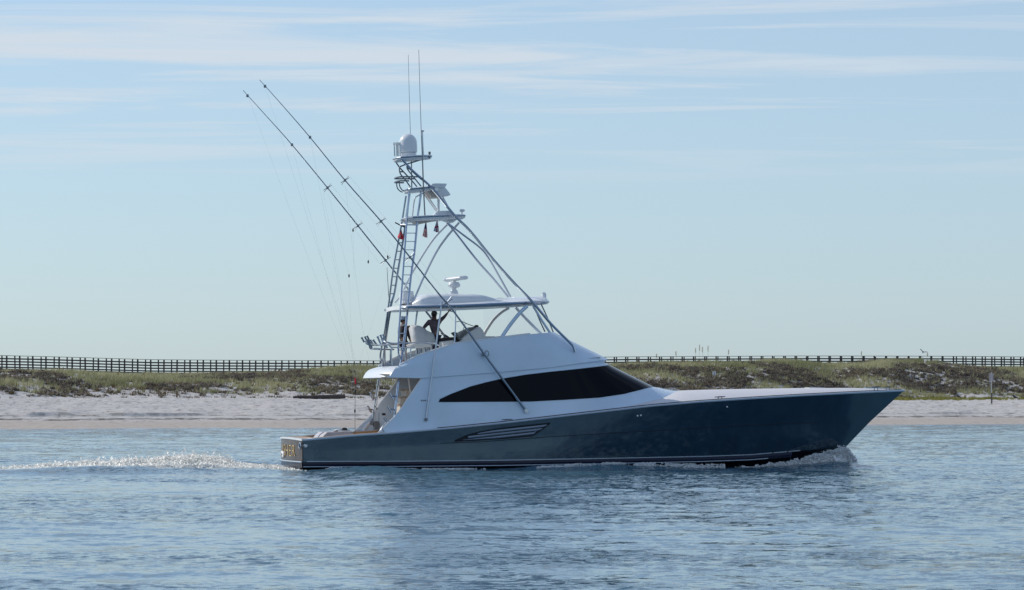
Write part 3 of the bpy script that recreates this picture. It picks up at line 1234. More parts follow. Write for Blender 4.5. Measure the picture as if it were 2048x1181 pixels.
# blister on the roof
pod_top = curve([(815, 607), (822, 602), (832, 594), (845, 589.5), (880, 587.5), (930, 588.5), (960, 590.5), (985, 597), (1005, 606)])
sec = []
for px in np.concatenate([np.linspace(818, 850, 9), np.linspace(860, 940, 7), np.linspace(950, 1003, 9)]):
    L = S(px, 600, -0.6)[0]
    zb_ = ht_z(L, 0) + 0.10
    zt_ = max(zat(L, -0.6, pod_top(px)), zb_ + 0.01)
    w = 1.75 * (1 - max(0, (px - 930) / 73) ** 2 * 0.45) * (1 - max(0, (845 - px) / 27) ** 2 * .25)
    sec.append([(L, w * math.copysign(abs(math.cos(a)) ** .45, math.cos(a)), zb_ + (zt_ - zb_) * max(math.sin(a), 0) ** .45) for a in np.linspace(math.pi, 0, 21)])
m = MB()
m.grid(sec)
m.build('roof_blister', M['white'], hardtop, ang=40)
c = S(814, 590, -0.2)
m = MB()
m.prism([(c[0] - .26, ht_z(c[0], 0) + .2), (c[0] - .24, ht_z(c[0], 0) + .7), (c[0] - .12, ht_z(c[0], 0) + .78), (c[0] + .24, ht_z(c[0], 0) + .74), (c[0] + .27, ht_z(c[0], 0) + .2)], -0.5, 0.3, 0.05)
m.build('roof_locker', M['white'], hardtop)
# low roof vents
for (pa, pb, yy, mt) in ((988, 1015, 598.5, 'grey'), (1023, 1053, 596.5, 'white')):
    a_, b_ = S(pa, yy, 0.2), S(pb, yy, 0.2)
    mid = ((a_[0] + b_[0]) / 2, 0.2, (a_[2] + b_[2]) / 2)
    m = MB()
    m.lathe([(0.16, -0.30), (0.18, -0.06), ((b_[0] - a_[0]) / 2, -0.02), ((b_[0] - a_[0]) / 2 * .95, 0.02), (0.05, 0.05)], mid, 18)
    m.build('roof_vent', M[mt], hardtop)
# stubby antenna at the front
c = S(1088, 600, -0.1)
zb_ = c[2] - 0.08
MB().lathe([(0.07, 0), (0.10, 0.03), (0.105, 0.30), (0.08, 0.38), (0.03, 0.41)], (c[0], c[1], zb_), 14).build('satellite_antenna', M['white'], hardtop)
# open-array radar
radar = empty('radar', (0, 0, 0), 0, boat)
c = S(908, 586, 0.0)
z = lambda py: zat(c[0], 0, py)
MB().lathe([(0.20, z(588) - c[2]), (0.17, z(583) - c[2]), (0.10, z(579) - c[2]), (0.10, z(577) - c[2]), (0.26, z(574) - c[2]), (0.29, z(570) - c[2]), (0.22, z(565) - c[2]), (0.08, z(564) - c[2]), (0.07, z(559) - c[2])], c, 12).build('radar_pedestal', M['white'], radar)
a_, b_ = S(893, 560, 0.75), S(930, 555.5, -0.85)
va, vb = Vector(a_), Vector(b_)
m = MB()
rows = []
d = (vb - va).normalized()
sidev = d.cross(Vector((0, 0, 1))).normalized()
for s, k in ((0, .7), (.04, 1), (.96, 1), (1, .7)):
    p = va.lerp(vb, s)
    rows.append([p + sidev * (0.20 * k * math.cos(t)) + Vector((0, 0, 1)) * (0.095 * k * math.sin(t)) for t in np.linspace(0, 2 * math.pi, 14, endpoint=False)])
m.grid(rows, True)
m.f += [tuple(range(13, -1, -1)), tuple(range(42, 56))]
m.mi += [0, 0]
m.build('radar_array', M['white'], radar)

# hardtop arches and posts
arches = [
    ('hardtop_arch', [(1054, 613, -2.2), (1040, 626, -2.28), (1022, 648, -2.34), (1008, 668, -2.4), (999, 683, -2.45)], 0.085, 'house'),
    ('hardtop_arch', [(1018, 616, 2.2), (1003, 625, 2.25), (987, 640, 2.3), (974, 659, 2.35), (966, 674, 2.4)], 0.065, 'white'),
    ('hardtop_post', [(1031, 615, 2.1), (1055, 641, 2.2), (1082, 668, 2.2)], 0.065, 'white'),
    ('hardtop_post', [(1066, 612, -1.6), (1083, 640, -1.75), (1100, 666, -1.8)], 0.05, 'house'),
    ('hardtop_post', [(1080, 604, -0.3), (1094, 634, -0.4), (1107, 666, -0.5)], 0.03, 'shaded_steel'),
    ('hardtop_post', [(1068, 612, 0.9), (1079, 640, 0.95), (1090, 664, 1.0)], 0.03, 'shaded_steel'),
    ('hardtop_post', [(835, 622, 0.6), (832, 640, 0.6), (830, 660, 0.6)], 0.04, 'steel'),
    ('hardtop_post', [(911, 621, -2.2), (911, 650, -2.25), (908.5, 694, -2.35)], 0.028, 'steel'),
]
for nm, pts, r, mt in arches:
    MB().tube(smooth([S(*p) for p in pts], 5), r, 8).build(nm, M[mt], hardtop)
# clear vinyl in the forward opening, port to starboard round the front
fr = []
for L, b, zc in [P[i] for i in range(NS - 2, len(P), 2)]:
    u = (L - P[NS - 2][0]) / (P[-1][0] - P[NS - 2][0])
    Lt = S(1010, 612, -2.2)[0] + (Lf - 0.3 - S(1010, 612, -2.2)[0]) * u
    fr.append(((L, b - 0.06, zc), (Lt, max(min(b, ht_half(Lt)) - 0.1, 0.0), ht_z(Lt, 0) - 0.12)))
m = MB()
m.grid([both([q[0] for q in fr]), both([q[1] for q in fr])])
m.build('vinyl_windscreen', M['vinyl'], hardtop)

# ------------------------------------------------------------------ flybridge furniture
helm = empty('helm_station', (0, 0, 0), 0, boat)
SL = lambda pts, T: [(S(x, y, T)[0], S(x, y, T)[2]) for x, y in pts]
MB().prism(SL([(921, 690), (923, 678), (940, 664), (955, 654.5), (961, 654.5), (966, 660), (972, 673), (990, 673), (998, 677), (998, 692)], -0.9), -0.9, 0.9, 0.06).build('helm_console', M['white'], helm)
MB().prism(SL([(916, 679), (928, 664), (949, 654), (955, 656), (940, 668), (924, 684)], -0.7), -0.7, 0.7, 0.03).build('instrument_panel', M['grey'], helm)
MB().prism(SL([(880, 680), (886, 676), (906, 674.5), (920, 680), (922, 690), (880, 690)], -0.6), -0.6, 0.6, 0.02).build('dashboard', M['black'], helm)
MB().prism(SL([(908, 666), (912, 664), (924, 679), (921, 681)], -0.9), -0.9, -0.2, 0.0).build('chart_screen', M['grey'], helm)
MB().prism(SL([(885, 686), (886, 683.5), (906, 681), (908, 683), (908, 696), (886, 697)], -1.9), -1.9, -1.1, 0.04).build('bench_seat', M['cushion'], helm)
m = MB()
c = Vector(S(890, 671, -0.2))
ax = Vector((0.5, 0, 0.87))
e1 = Vector((0, 1, 0))
e2 = ax.cross(e1).normalized()
m.tube([c + (e1 * math.cos(a) + e2 * math.sin(a)) * 0.21 for a in np.linspace(0, 2 * math.pi, 17)], 0.018, 6)
for a in (0.3, 2.4, 4.5):
    m.tube([c, c + (e1 * math.cos(a) + e2 * math.sin(a)) * 0.21], 0.012, 5)
m.tube([c, c - ax * 0.2], 0.03, 6)
m.build('steering_wheel', M['steel'], helm)
m = MB()
fr_ = [(912, 644.5), (922, 643), (934, 648), (950, 654)]
for T in (-0.7, 0.7):
    m.tube(smooth([S(x, y, T) for x, y in fr_], 4), 0.018, 6)
m.tube([S(912, 644.5, -0.7), S(912, 644.5, 0.7)], 0.018, 6)
m.tube([S(931, 647, -0.7), S(926, 660, -0.7)], 0.015, 6)
m.build('console_frame', M['steel'], helm)
MB().lathe([(0.02, 0.06), (0.09, 0.04), (0.10, -0.02), (0.05, -0.05)], S(953, 653, -0.5), 12).build('compass', M['black'], helm)

# covered helm chairs
chair = empty('helm_chair', (0, 0, 0), 0, boat)
T0 = -0.75
prof = [(829, 687), (825, 672), (822.5, 657), (824, 652.5), (829, 651), (836, 653), (852, 661), (866, 668), (870, 675), (870.5, 690), (850, 692)]
prof3 = SL(prof, T0)
m = MB()
cxm = sum(p[0] for p in prof3) / len(prof3)
rows = []
for t, k in ((-.95, .55), (-.9, .85), (-.65, 1), (-.2, 1.0), (.05, .93), (.12, .6)):
    rows.append([(cxm + (a - cxm) * k + 0.03 * math.sin(9 * i + 7 * t), t - 0.15, zz1 + 0.02 * math.sin(5 * i + t * 9)) for i, (a, zz1) in enumerate(prof3)])
m.grid(rows, True)
n = len(prof3)
m.f += [tuple(range(n - 1, -1, -1)), tuple(range(5 * n, 6 * n))]
m.mi += [0, 0]
m.build('chair_cover', M['cloth'], chair, ang=60)
MB().prism(SL([(816, 690), (832, 686), (858, 689), (862, 694), (838, 697), (820, 695)], -0.8), -1.2, -0.2, 0.05).build('seat_cushion', M['cushion'], chair)
MB().prism(SL([(812.5, 653), (816, 651.5), (821, 658), (826, 672), (829, 688), (824, 689), (817, 672)], 0.6), 0.2, 0.9, 0.04).build('wicker_back', M['rattan'], chair)
for px in (834, 841, 850, 857):
    MB().tube([S(px, 693, -0.8), S(px, 708, -0.8)], 0.055, 8).build('chair_pedestal', M['steel'], chair)

# bridge rails
rail = empty('bridge_rail', (0, 0, 0), 0, boat)
RT = -2.35
rails = [
    [(766, 683, -2.0), (772, 684.5, -2.25), (783, 687, RT), (797, 687, RT), (815, 686.5, RT), (840, 685.5, RT), (860, 685.5, RT), (871, 687.5, RT), (885, 697, RT)],
    [(779, 688, RT), (779.5, 692, RT), (783, 695, RT), (796, 695.5, RT), (815, 696, RT), (830, 696, RT)],
]
for pts in rails:
    MB().tube(smooth([S(*p) for p in pts], 4), 0.034, 7).build('handrail', M['steel'], rail)
    MB().tube(smooth([(lambda q: (q[0], -q[1], q[2]))(S(*p)) for p in pts], 4), 0.034, 7).build('handrail', M['steel'], rail)
for px, y0_, y1_ in ((784, 695, 731), (811, 696, 726), (822, 696, 719)):
    q0, q1 = S(px, y0_, RT), S(px, y1_, RT)
    MB().tube(smooth([q0, (q0[0] - .03, RT, q0[2] - .25), q1], 4), 0.03, 7).build('stanchion', M['steel'], rail)
    if px > 800:
        MB().tube([(q0[0], -RT, q0[2]), (q1[0], -RT, q1[2] - .1)], 0.03, 7).build('stanchion', M['steel'], rail)
MB().tube(smooth([S(779, 689, -2.35), S(765, 691, -1.9), S(757, 690, -0.8), S(748, 689, 0.4), S(738, 688, 1.6), S(731, 683, 2.2), S(741, 681, 2.5)], 5), 0.032, 7).build('rod_rack_rail', M['steel'], rail)
MB().tube([S(749, 697, 1.0), S(763, 697.5, -1.2)], 0.028, 7).build('rod_rack_rail', M['steel'], rail)
holders = [((723, 675), (728.5, 685), 2.3), ((729.5, 673.5), (733, 681), 2.0), ((734, 672), (738, 680), 1.8), ((733, 679.5), (742.5, 698.5), 1.5),
           ((737, 679.5), (744, 696.5), 1.2), ((740.5, 680), (747, 691), 0.9), ((746, 680), (755, 692), 0.3), ((755, 673), (763, 693), -0.6),
           ((761, 670), (766, 684.5), -1.0), ((766, 669), (770.5, 680), -1.4), ((766, 684), (775, 696.5), -1.9)]
for a_, b_, T in holders:
    p0, p1 = Vector(S(*a_, T)), Vector(S(*b_, T))
    d = p0 - p1
    m = MB()
    m.tube([p1, p1 + d * .85, p1 + d * .86, p0], [0.042, 0.042, 0.052, 0.055], 8)
    m.build('rod_holder', M['steel'], rail)

# ------------------------------------------------------------------ tuna tower
tower = empty('tuna_tower', (0, 0, 0), 0, boat)
tower_T = lambda y: float(np.interp(y, [318, 380, 450, 600, 665, 720, 770, 860], [.42, .45, .65, 1.5, 1.8, 2.15, 2.5, 2.85]))
TP = lambda x, y, sd, ex=0: S(x, y, sd * (tower_T(y) + ex))


def ladder(sd, left, right, foot, y0, y1, step, mt):
    lad = empty('tower_ladder', (0, 0, 0), 0, tower)
    lp = [TP(x, y, sd) for x, y in left]
    rp = [TP(x, y, sd) for x, y in right]
    MB().tube(smooth(lp, 4), 0.042, 8).build('ladder_rail', M[mt], lad)
    MB().tube(smooth(rp + [TP(x, y, sd) for x, y in foot], 4), 0.052, 8).build('ladder_rail', M[mt], lad)
    la, ra = np.array(lp), np.array(rp)
    y = y0
    while y < y1:
        fl = curve([(q[1], q[0]) for q in left])
        fr2 = curve([(q[1], q[0]) for q in right])
        MB().tube([TP(fl(y), y, sd), TP(fr2(y), y, sd)], 0.022, 6).build('rung', M['white' if sd < 0 else 'shaded_steel'], lad)
        y += step


ladder(-1, [(818, 384), (816, 415), (813, 451), (809, 506), (803, 587), (800.5, 625), (798, 660), (796.5, 695), (797.5, 711), (801, 718)],
       [(843, 380), (839, 408), (835, 437), (829, 502), (822, 551), (816.5, 606), (810, 670), (803, 720)],
       [(800, 737), (793, 798), (788, 845), (785.5, 861)], 450, 716, 16.7, 'steel')
ladder(1, [(812, 392), (804, 443), (796, 487), (786, 542), (778, 604), (769, 665), (761, 708), (762, 720), (765, 728)],
       [(819, 388), (812, 440), (805, 487), (797, 535), (789, 585), (782, 611), (773, 668), (769, 701)],
       [(765, 730), (757, 763), (752, 798), (747, 829), (743, 850)], 452, 705, 17.0, 'steel')
MB().tube([TP(760.5, 757, 1, -.2), TP(750, 825, 1, -.2)], 0.03, 6).build('tower_brace', M['white'], tower)
MB().tube([TP(794, 756, 1, -.9), TP(798.5, 866, 1, -1.0)], 0.03, 6).build('tower_brace', M['white'], tower)
# foot flange and the rod pegs on the lower legs
c = TP(785, 860, -1)
MB().lathe([(0.13, 0), (0.13, 0.03), (0.06, 0.08)], (c[0], c[1] + .03, c[2] - .05), 12).build('leg_flange', M['steel'], tower)
for (a_, b_, q_, sd) in (((779, 786), (787, 799.5), (794, 793.5), -1), ((775.5, 813), (784, 826.5), (790, 820), -1), ((768, 836), (779, 851), (787, 847), -1),
                         ((739.5, 785), (747, 801), (752, 797), 1), ((735, 812), (743, 826), (748, 820), 1)):
    m = MB()
    p0, p1, p2 = TP(*a_, sd), TP(*b_, sd), TP(*q_, sd)
    m.tube([p0, p1], 0.045, 7)
    m.tube([Vector(p0).lerp(Vector(p1), .55), p2], 0.05, 7)
    m.build('rod_peg', M['steel'], tower)

NT = lambda pts: [S(*p) for p in pts]
legs = [
    # starboard front leg, top platform down to the house
    ([(804, 319, -.6), (818, 335, -.6), (835, 351, -.62), (865, 378, -.66), (909, 431, -.85), (940, 462, -1.1), (987, 520, -1.6), (1030, 568, -2.05), (1063, 602, -2.38),
      (1102, 648, -2.48), (1138, 684, -2.5), (1146, 693, -2.5), (1150, 704, -2.48)], 0.058, 'steel'),
    ([(893, 445, .9), (926, 470, 1.2), (960, 496, 1.5), (979, 520, 1.65), (1000, 556, 1.9), (1021, 594, 2.05)], 0.045, 'steel'),
    ([(894, 447, .4), (907, 461, .5), (953, 520, .9), (985, 556, 1.2), (1016, 594, 1.5)], 0.05, 'steel'),
    ([(918, 446, -.9), (894, 474, -1.05), (872, 506, -1.2), (848, 554, -1.4), (834, 586, -1.5), (828, 600, -1.55), (821, 607, -1.55)], 0.045, 'steel'),
    ([(895, 449, .9), (871, 474, 1.0), (853, 499, 1.15), (831, 535, 1.3), (814, 566, 1.45), (803, 590, 1.5), (790, 606, 1.55)], 0.045, 'white'),
    ([(858, 397, .35), (876, 423, .45)], 0.035, 'white'),
    ([(846, 386, .45), (873, 424, .6)], 0.03, 'white'),
    ([(884, 392, -.1), (893, 408, -.1), (903, 427, -.1)], 0.035, 'white'),
    ([(877, 394, 0), (877, 426, 0)], 0.055, 'white'),
    ([(850, 386, .4), (836, 392, .42), (829, 400, .42), (825, 432, .5)], 0.03, 'white'),
]
for pts, r, mt in legs:
    MB().tube(smooth(NT(pts), 5), r, 8).build('tower_leg', M[mt], tower)
struts = [
    [(814, 329, -.55), (814, 336, -.55), (818, 343, -.55), (830, 358, -.55), (842, 373, -.55)],
    [(790, 322, .6), (799, 335, .6), (808, 345, .58), (824, 362, .56), (834, 374, .55)],
    [(799, 335, .5), (799, 342, .5), (802, 350, .5), (812, 362, .5), (821, 375, .5)],
    [(799.5, 334, .55), (812, 329, .3), (827, 324.5, .1), (845, 319, -.1), (860, 315, -.2)],
    [(801, 344, .5), (807, 344, .55)],
    [(816, 338, -.55), (823, 338, -.6)],
]
for pts in struts:
    MB().tube(smooth(NT(pts), 4), 0.030, 7).build('tower_strut', M['shaded_steel'], tower)
# belly rail round the control station
for yy, pxa, pxf, bw in ((356, 797, 836, .62), (364, 797, 813, .6)):
    pts = []
    for a in np.linspace(-1, 1, 21):
        T = bw * math.copysign(min(1, abs(math.sin(a * math.pi / 2)) ** .6), a)
        if abs(a) > .6:
            k = (abs(a) - .6) / .4
            T = math.copysign(bw, a)
            px = pxa + (pxf - pxa) * k
        else:
            T = bw * math.sin(a / .6 * math.pi / 2)
            px = pxa - 0
        L = S(pxa, yy, 0)[0] + (S(pxf, yy, 0)[0] - S(pxa, yy, 0)[0]) * max(0, (abs(a) - .6) / .4) - .12 * math.cos(min(1, abs(a) / .6) * math.pi / 2)
        pts.append((L, T, zat(L, 0, yy)))
    MB().tube(pts, 0.034, 7).build('belly_rail', M['shaded_steel'], tower)
for pts in ([(793, 363, .3), (794, 374, .3), (798, 381, .3), (805, 385, .3)], [(798.5, 362, -.3), (799.5, 373, -.3), (804, 380, -.3), (809, 383, -.3)]):
    MB().tube(smooth(NT(pts), 4), 0.026, 7).build('belly_rail_post', M['shaded_steel'], tower)


def platform(name, pa, pf, ya, yf, hw, thick, point=0.45, mt='white', rim=True):
    La_, Lf_ = S(pa, ya, 0)[0], S(pf, yf, 0)[0]
    za, zf = S(pa, ya, 0)[2], S(pf, yf, 0)[2]

    def outline(k):
        pts = []
        for a in np.linspace(-1, 1, 33):
            if abs(a) < point:
                b = hw * (1 - (1 - abs(a) / point) ** 2.2 * 0.0)
            pts.append(a)
        out = []
        nn = 12
        for i in range(nn + 1):
            u = i / nn
            b = hw * (min(1, (u / .08) ** .5 * .3 + .7) if u < .08 else (1 if u < 1 - point else max(0.06, 1 - ((u - 1 + point) / point) ** 1.7)))
            out.append((La_ + (Lf_ - La_) * u, b * k, za + (zf - za) * u))
        return out
    o_ = outline(1)
    ring = [(l, -b, z) for l, b, z in o_] + [(l, b, z) for l, b, z in reversed(o_)]
    cx = sum(p[0] for p in ring) / len(ring)
    sc = lambda k, dz: [(cx + (p[0] - cx) * k, p[1] * k, p[2] + dz) for p in ring]
    rows = [sc(.9, -thick), sc(.99, -thick * .6), sc(1, 0), sc(.985, thick * .35), sc(.9, thick * .45)]
    m = MB()
    m.grid(rows, True)
    n = len(ring)
    m.f += [tuple(range(n - 1, -1, -1)), tuple(range(4 * n, 5 * n))]
    m.mi += [0, 0]
    pl = m.build(name, M[mt], tower, ang=50)
    if rim:
        MB().tube(ring + [ring[0]], 0.03, 6).build('platform_rim', M['steel'], pl)
    return pl


top_pl = platform('top_platform', 790, 863, 318, 313, 0.62, 0.14, .5)
ctl_pl = platform('control_platform', 811, 866, 381, 376, 0.6, 0.14, .2)
bug_pl = platform('lower_platform', 808, 930, 438, 432, 0.85, 0.16, .45)
MB().prism(SL([(885, 441), (912, 440), (903, 446.5), (898, 446.5)], 0), -0.35, 0.35, 0.03).build('platform_gusset', M['white'], tower)
MB().prism(SL([(803, 441), (820, 441), (832, 448), (838, 449), (870, 442.5), (868, 440.5)], 0), -0.5, 0.5, 0.03).build('platform_underbox', M['beige'], tower)
MB().prism(SL([(866, 433), (869, 427), (874, 423.5), (893, 422.8), (901, 426), (905, 432)], 0), -0.5, 0.35, 0.06).build('platform_seat', M['white'], tower)
con = MB().prism(SL([(866, 378), (872, 375), (889, 374.5), (894, 380), (901, 389), (899, 391.5), (880, 392.5)], -.4), -0.45, 0.5, 0.03).build('tower_console', M['white'], tower)
MB().prism(SL([(861, 372.5), (865, 368), (872, 367.3), (893, 367.8), (892.5, 370), (889, 376.5), (870, 376.5)], -.4), -0.5, 0.55, 0.03).build('console_hood', M['white'], con)
MB().prism(SL([(849, 382), (866, 383), (878, 396.5), (860, 397.5)], .2), -0.2, 0.6, 0.03).build('console_base', M['beige'], con)
MB().lathe([(0.09, -0.03), (0.09, 0.02), (0.04, 0.03)], S(873, 379, -.47), 10, 'y').build('console_knob', M['steel'], con)
# dome
c = S(816, 313, 0.0)
zz0 = lambda y: zat(c[0], 0, y) - c[2]
MB().lathe([(0.34, zz0(315)), (0.37, zz0(308)), (0.36, zz0(306.5))], c, 28).build('dome_base', M['white'], tower)
rad = 0.40
prof = [(0.36, zz0(306)), (0.40, zz0(304.5)), (0.405, zz0(296)), (0.395, zz0(290)), (0.385, zz0(286))]
z1, z2 = zz0(286), zz0(268)
for a in np.linspace(0.12, math.pi / 2 - .05, 10):
    prof.append((0.388 * math.cos(a), z1 + (z2 - z1) * math.sin(a)))
MB().lathe(prof, c, 30).build('satellite_dome', M['white'], tower)
for px, T in ((788.5, .45), (793, .15), (795.5, -.1), (799.5, -.4)):
    p0, p1 = S(px + .8, 313, T), S(px, 285.5, T)
    MB().tube([p0, Vector(p0).lerp(Vector(p1), .8), Vector(p0).lerp(Vector(p1), .83), p1], [.032, .032, .048, .05], 8).build('rod_holder', M['steel'], tower)
MB().tube([S(844.5, 263, -.25), S(845.5, 290, -.25), S(847, 314, -.25)], 0.034, 8).build('antenna_post', M['steel'], tower)
MB().lathe([(0.05, -.03), (0.075, 0.0), (0.05, .03)], S(845.2, 262.5, -.25), 10).build('antenna_cap', M['steel'], tower)
MB().lathe([(0.05, -.12), (0.045, .0), (0.06, .02), (0.05, .09)], S(859, 308, 0), 10).build('mast_light', M['grey'], tower)
m = MB()
c = S(924, 421.5, -.1)
m.box(c, (0.22, 0.2, 0.11), 0.03)
m.tube([c, (c[0] - .02, c[1], c[2] - .25)], 0.035, 6)
m.build('spot_light', M['white'], tower)
MB().tube([S(790, 445.5, .5), S(801, 451, .45), S(811.5, 456, .4)], 0.03, 6).build('teaser_reel', M['black'], tower)
MB().tube([S(801, 450, .3), S(836, 450, -.6)], 0.035, 7).build('cross_bar', M['white'], tower)
whips = [([(816.5, 110, .35), (818.5, 190, .35), (821, 275, .35), (823, 330, .35), (823.5, 378, .35)], [.008, .010, .012, .026, .028]),
         ([(837.5, 100, -.72), (840, 190, -.72), (842.5, 265, -.72), (845, 318, -.7), (847, 378, -.7), (850, 434, -.7)], [.010, .012, .015, .028, .030, .03])]
for pts, rr in whips:
    MB().tube(NT(pts), rr, 6).build('whip_antenna', M['shaded_steel'], tower)
MB().tube(NT([(774, 535, 2.0), (776, 570, 2.0), (778.5, 610, 2.0)]), [.01, .014, .02], 6).build('whip_antenna', M['grey'], tower)

# ------------------------------------------------------------------ outriggers
def outrigger(pts, r0, r1, ticks, brace):
    o = empty('outrigger', (0, 0, 0), 0, boat)
    P3 = [Vector(S(*p)) for p in pts]
    n = len(P3)
    sm = smooth(P3, 4)
    rr = [r0 + (r1 - r0) * (i / (len(sm) - 1)) ** 0.8 for i in range(len(sm))]
    MB().tube(sm, rr, 8).build('outrigger_pole', M['pole'], o)
    for (x, y, T, s) in ticks:
        c = Vector(S(x, y, T))
        sp = empty('spreader', (0, 0, 0), 0, o)
        for (ax_, bz, tt) in ((.20, .13, .10), (.13, .20, -.12)) if s > .8 else ((.16, .11, .05),):
            MB().tube([c + Vector((-ax_ * 1.1 * s, -tt, -bz * s)), c + Vector((ax_ * 1.1 * s, tt, bz * s))], 0.014, 5).build('spreader_bar', M['shaded_steel'], sp)
        MB().lathe([(.05, -.06), (.06, 0), (.05, .06)], c, 8).build('spreader_hub', M['shaded_steel'], sp)
    return o


near_or = outrigger([(1052, 822, -3.02), (1010, 765, -2.98), (968, 708, -2.95), (910, 627, -2.9), (870, 579, -2.85), (820, 515, -2.78), (762, 443, -2.7),
                     (690, 361, -2.6), (620, 275, -2.5), (570, 217, -2.45), (519, 160, -2.4)], 0.058, 0.012,
                    [(690, 361, -2.6, .9), (762, 443, -2.7, 1.0), (820, 515, -2.78, 1.1), (893, 606, -2.88, 1.3), (620, 275, -2.5, .3), (530, 173, -2.42, .3)], None)
far_or = outrigger([(925, 722, 2.85), (862, 636, 2.8), (830, 597, 2.76), (800, 557, 2.72), (776, 527, 2.68), (716, 452, 2.6), (655, 376, 2.5),
                    (584, 290, 2.42), (535, 235, 2.38), (486, 181, 2.34)], 0.055, 0.012,
                   [(655, 376, 2.5, .9), (716, 452, 2.6, 1.0), (771, 521, 2.68, 1.1), (584, 290, 2.42, .3), (495, 192, 2.35, .3)], None)
MB().lathe([(0.09, -.08), (0.09, 0.0), (0.05, .05)], S(1052, 822, -3.0), 10, 'y').build('outrigger_foot', M['steel'], near_or)
m = MB()
c = Vector(S(967, 709, -2.75))
m.box(c, (0.14, 0.24, 0.16), 0.03)
m.tube([c + Vector((.12 + .09 * math.cos(a), -.1, .02 + .13 * math.sin(a))) for a in np.linspace(0, 2 * math.pi, 13)], 0.018, 6)
m.build('outrigger_bracket', M['shaded_steel'], near_or)
MB().tube([S(884, 604, -2.75), S(851.5, 839, -2.98)], 0.036, 8).build('outrigger_strut', M['steel'], near_or)
MB().lathe([(0.07, -.07), (0.07, 0.0), (0.04, .05)], S(851.5, 839.5, -2.98), 10, 'y').build('strut_foot', M['grey'], near_or)
MB().tube([S(910, 625, -2.9), S(898, 622, -2.2)], 0.02, 6).build('outrigger_stay', M['steel'], near_or)
# halyards
GX = (711, 757, 0.6)
lines_f = [((497, 196, 2.35), GX), ((584, 293, 2.42), GX), ((646, 384, 2.5), (716, 757, .6)), ((657, 388, 2.5), (698, 550, 2.2)),
           ((706, 460, 2.6), (708, 560, 2.0)), ((782, 530, 2.6), (707, 757, .6)), ((655, 380, 2.4), (716, 447, 2.5)), ((664, 371, 2.4), (724, 446, 2.5)), ((724, 446, 2.5), (782, 515, 2.6)),
           ((708, 458, 2.5), (760, 528, 2.6)), ((737, 492, 2.6), (736.5, 522, 2.6)), ((698, 555, 2.2), (706, 757, .6))]
lines_n = [((531, 177, -2.42), (718, 740, -.8)), ((621, 279, -2.5), (714, 757, .4)), ((691, 372, -2.6), (722, 640, -.6)), ((682, 367, -2.5), (752, 448, -2.6)), ((700, 354, -2.5), (770, 436, -2.6)),
           ((770, 436, -2.6), (829, 507, -2.7)), ((752, 448, -2.6), (810, 523, -2.7)), ((829, 507, -2.7), (907, 603, -2.8)), ((810, 523, -2.7), (884, 612, -2.8)),
           ((907, 603, -2.8), (962, 700, -2.9)), ((884, 612, -2.8), (957, 702, -2.9)), ((779, 480, -2.6), (775.5, 510, -2.5)), ((855, 585, -2.7), (905, 640, -2.8)), ((722, 640, -.6), (744, 752, -.2))]
for o, ls in ((far_or, lines_f), (near_or, lines_n)):
    for a_, b_ in ls:
        va, vb = Vector(S(*a_)), Vector(S(*b_))
        MB().tube([va, va.lerp(vb, .5) - Vector((0, 0, .012 * (vb - va).length)), vb], 0.0018, 4).build('halyard', M['line'], o)
for p, o in (((698, 552, 2.2), far_or), ((706, 461, 2.6), far_or), ((736.5, 524, 2.6), far_or), ((775.5, 514, -2.5), near_or)):
    MB().lathe([(.01, -.08), (.035, -.03), (.035, .03), (.01, .08)], S(*p), 8).build('release_clip', M['black'], o)
m = MB()
m.tube([S(711, 757, .6), S(710.5, 785, .6), S(710, 820, .6), S(710, 868, .6)], .009, 5)
m.build('halyard', M['black'], far_or)
for p in ((710.5, 783, .6), (709.8, 822, .6)):
    MB().lathe([(.01, -.1), (.035, -.05), (.04, .03), (.01, .08)], S(*p), 8).build('release_clip', M['black'], far_or)
MB().lathe([(.012, -.16), (.03, -.1), (.03, .1), (.012, .14)], S(710.8, 762, .6), 8).build('line_float', M['red'], far_or)
MB().tube([S(758, 826, -.4), S(757.5, 868, -.4)], .01, 5).build('halyard', M['black'], near_or)
MB().tube([S(749, 812, -.4), S(752, 815, -.4), S(752, 820, -.4), S(755, 816, -.4)], .02, 5).build('release_clip', M['black'], near_or)

# ------------------------------------------------------------------ hull vent, cleats, scuppers
vent = empty('hull_vent', (0, 0, 0), 0, boat)
top_c = curve([(909, 882.5), (932, 872), (959, 864.5), (997, 858), (1040, 853), (1100, 847)])
bot_c = curve([(909, 883), (1007, 877.5), (1065, 872), (1083, 860), (1100, 847.5)])
m = MB()
xs_ = np.concatenate([np.linspace(909, 1060, 24), np.linspace(1065, 1100, 10)])
m.grid([[on_hull(x, top_c(x) + (bot_c(x) - top_c(x)) * k / 3, 0.012) for x in xs_] for k in range(4)])
m.build('vent_recess', M['bottom'], vent)
MB().tube([on_hull(x, top_c(x), 0.02) for x in xs_], 0.03, 6).build('vent_rim', M['bottom'], vent)
MB().tube([on_hull(x, bot_c(x), 0.02) for x in xs_], 0.024, 6).build('vent_rim', M['bottom'], vent)
for k, (xa, xb) in enumerate(((955, 1093), (936, 1084), (925, 1076), (918, 1060))):
    m = MB()
    row0, row1, row2 = [], [], []
    for x in np.linspace(xa, xb, 20):
        lo0 = 849.5 + (1093 - x) * 0.108 + 6.2 * k
        e0 = max(lo0, top_c(x) + 1.2)
        e1 = min(lo0 + 4.6, bot_c(x) - 1.0)
        if e1 < e0 + .2:
            e0 = e1 = (top_c(x) + bot_c(x)) / 2
        row0.append(on_hull(x, e0, 0.030))
        row1.append(on_hull(x, e0 * .35 + e1 * .65, 0.055))
        row2.append(on_hull(x, e1, 0.020))
    m.grid([row0, row1, row2])
    m.build('vent_slat', M['slat'], vent)


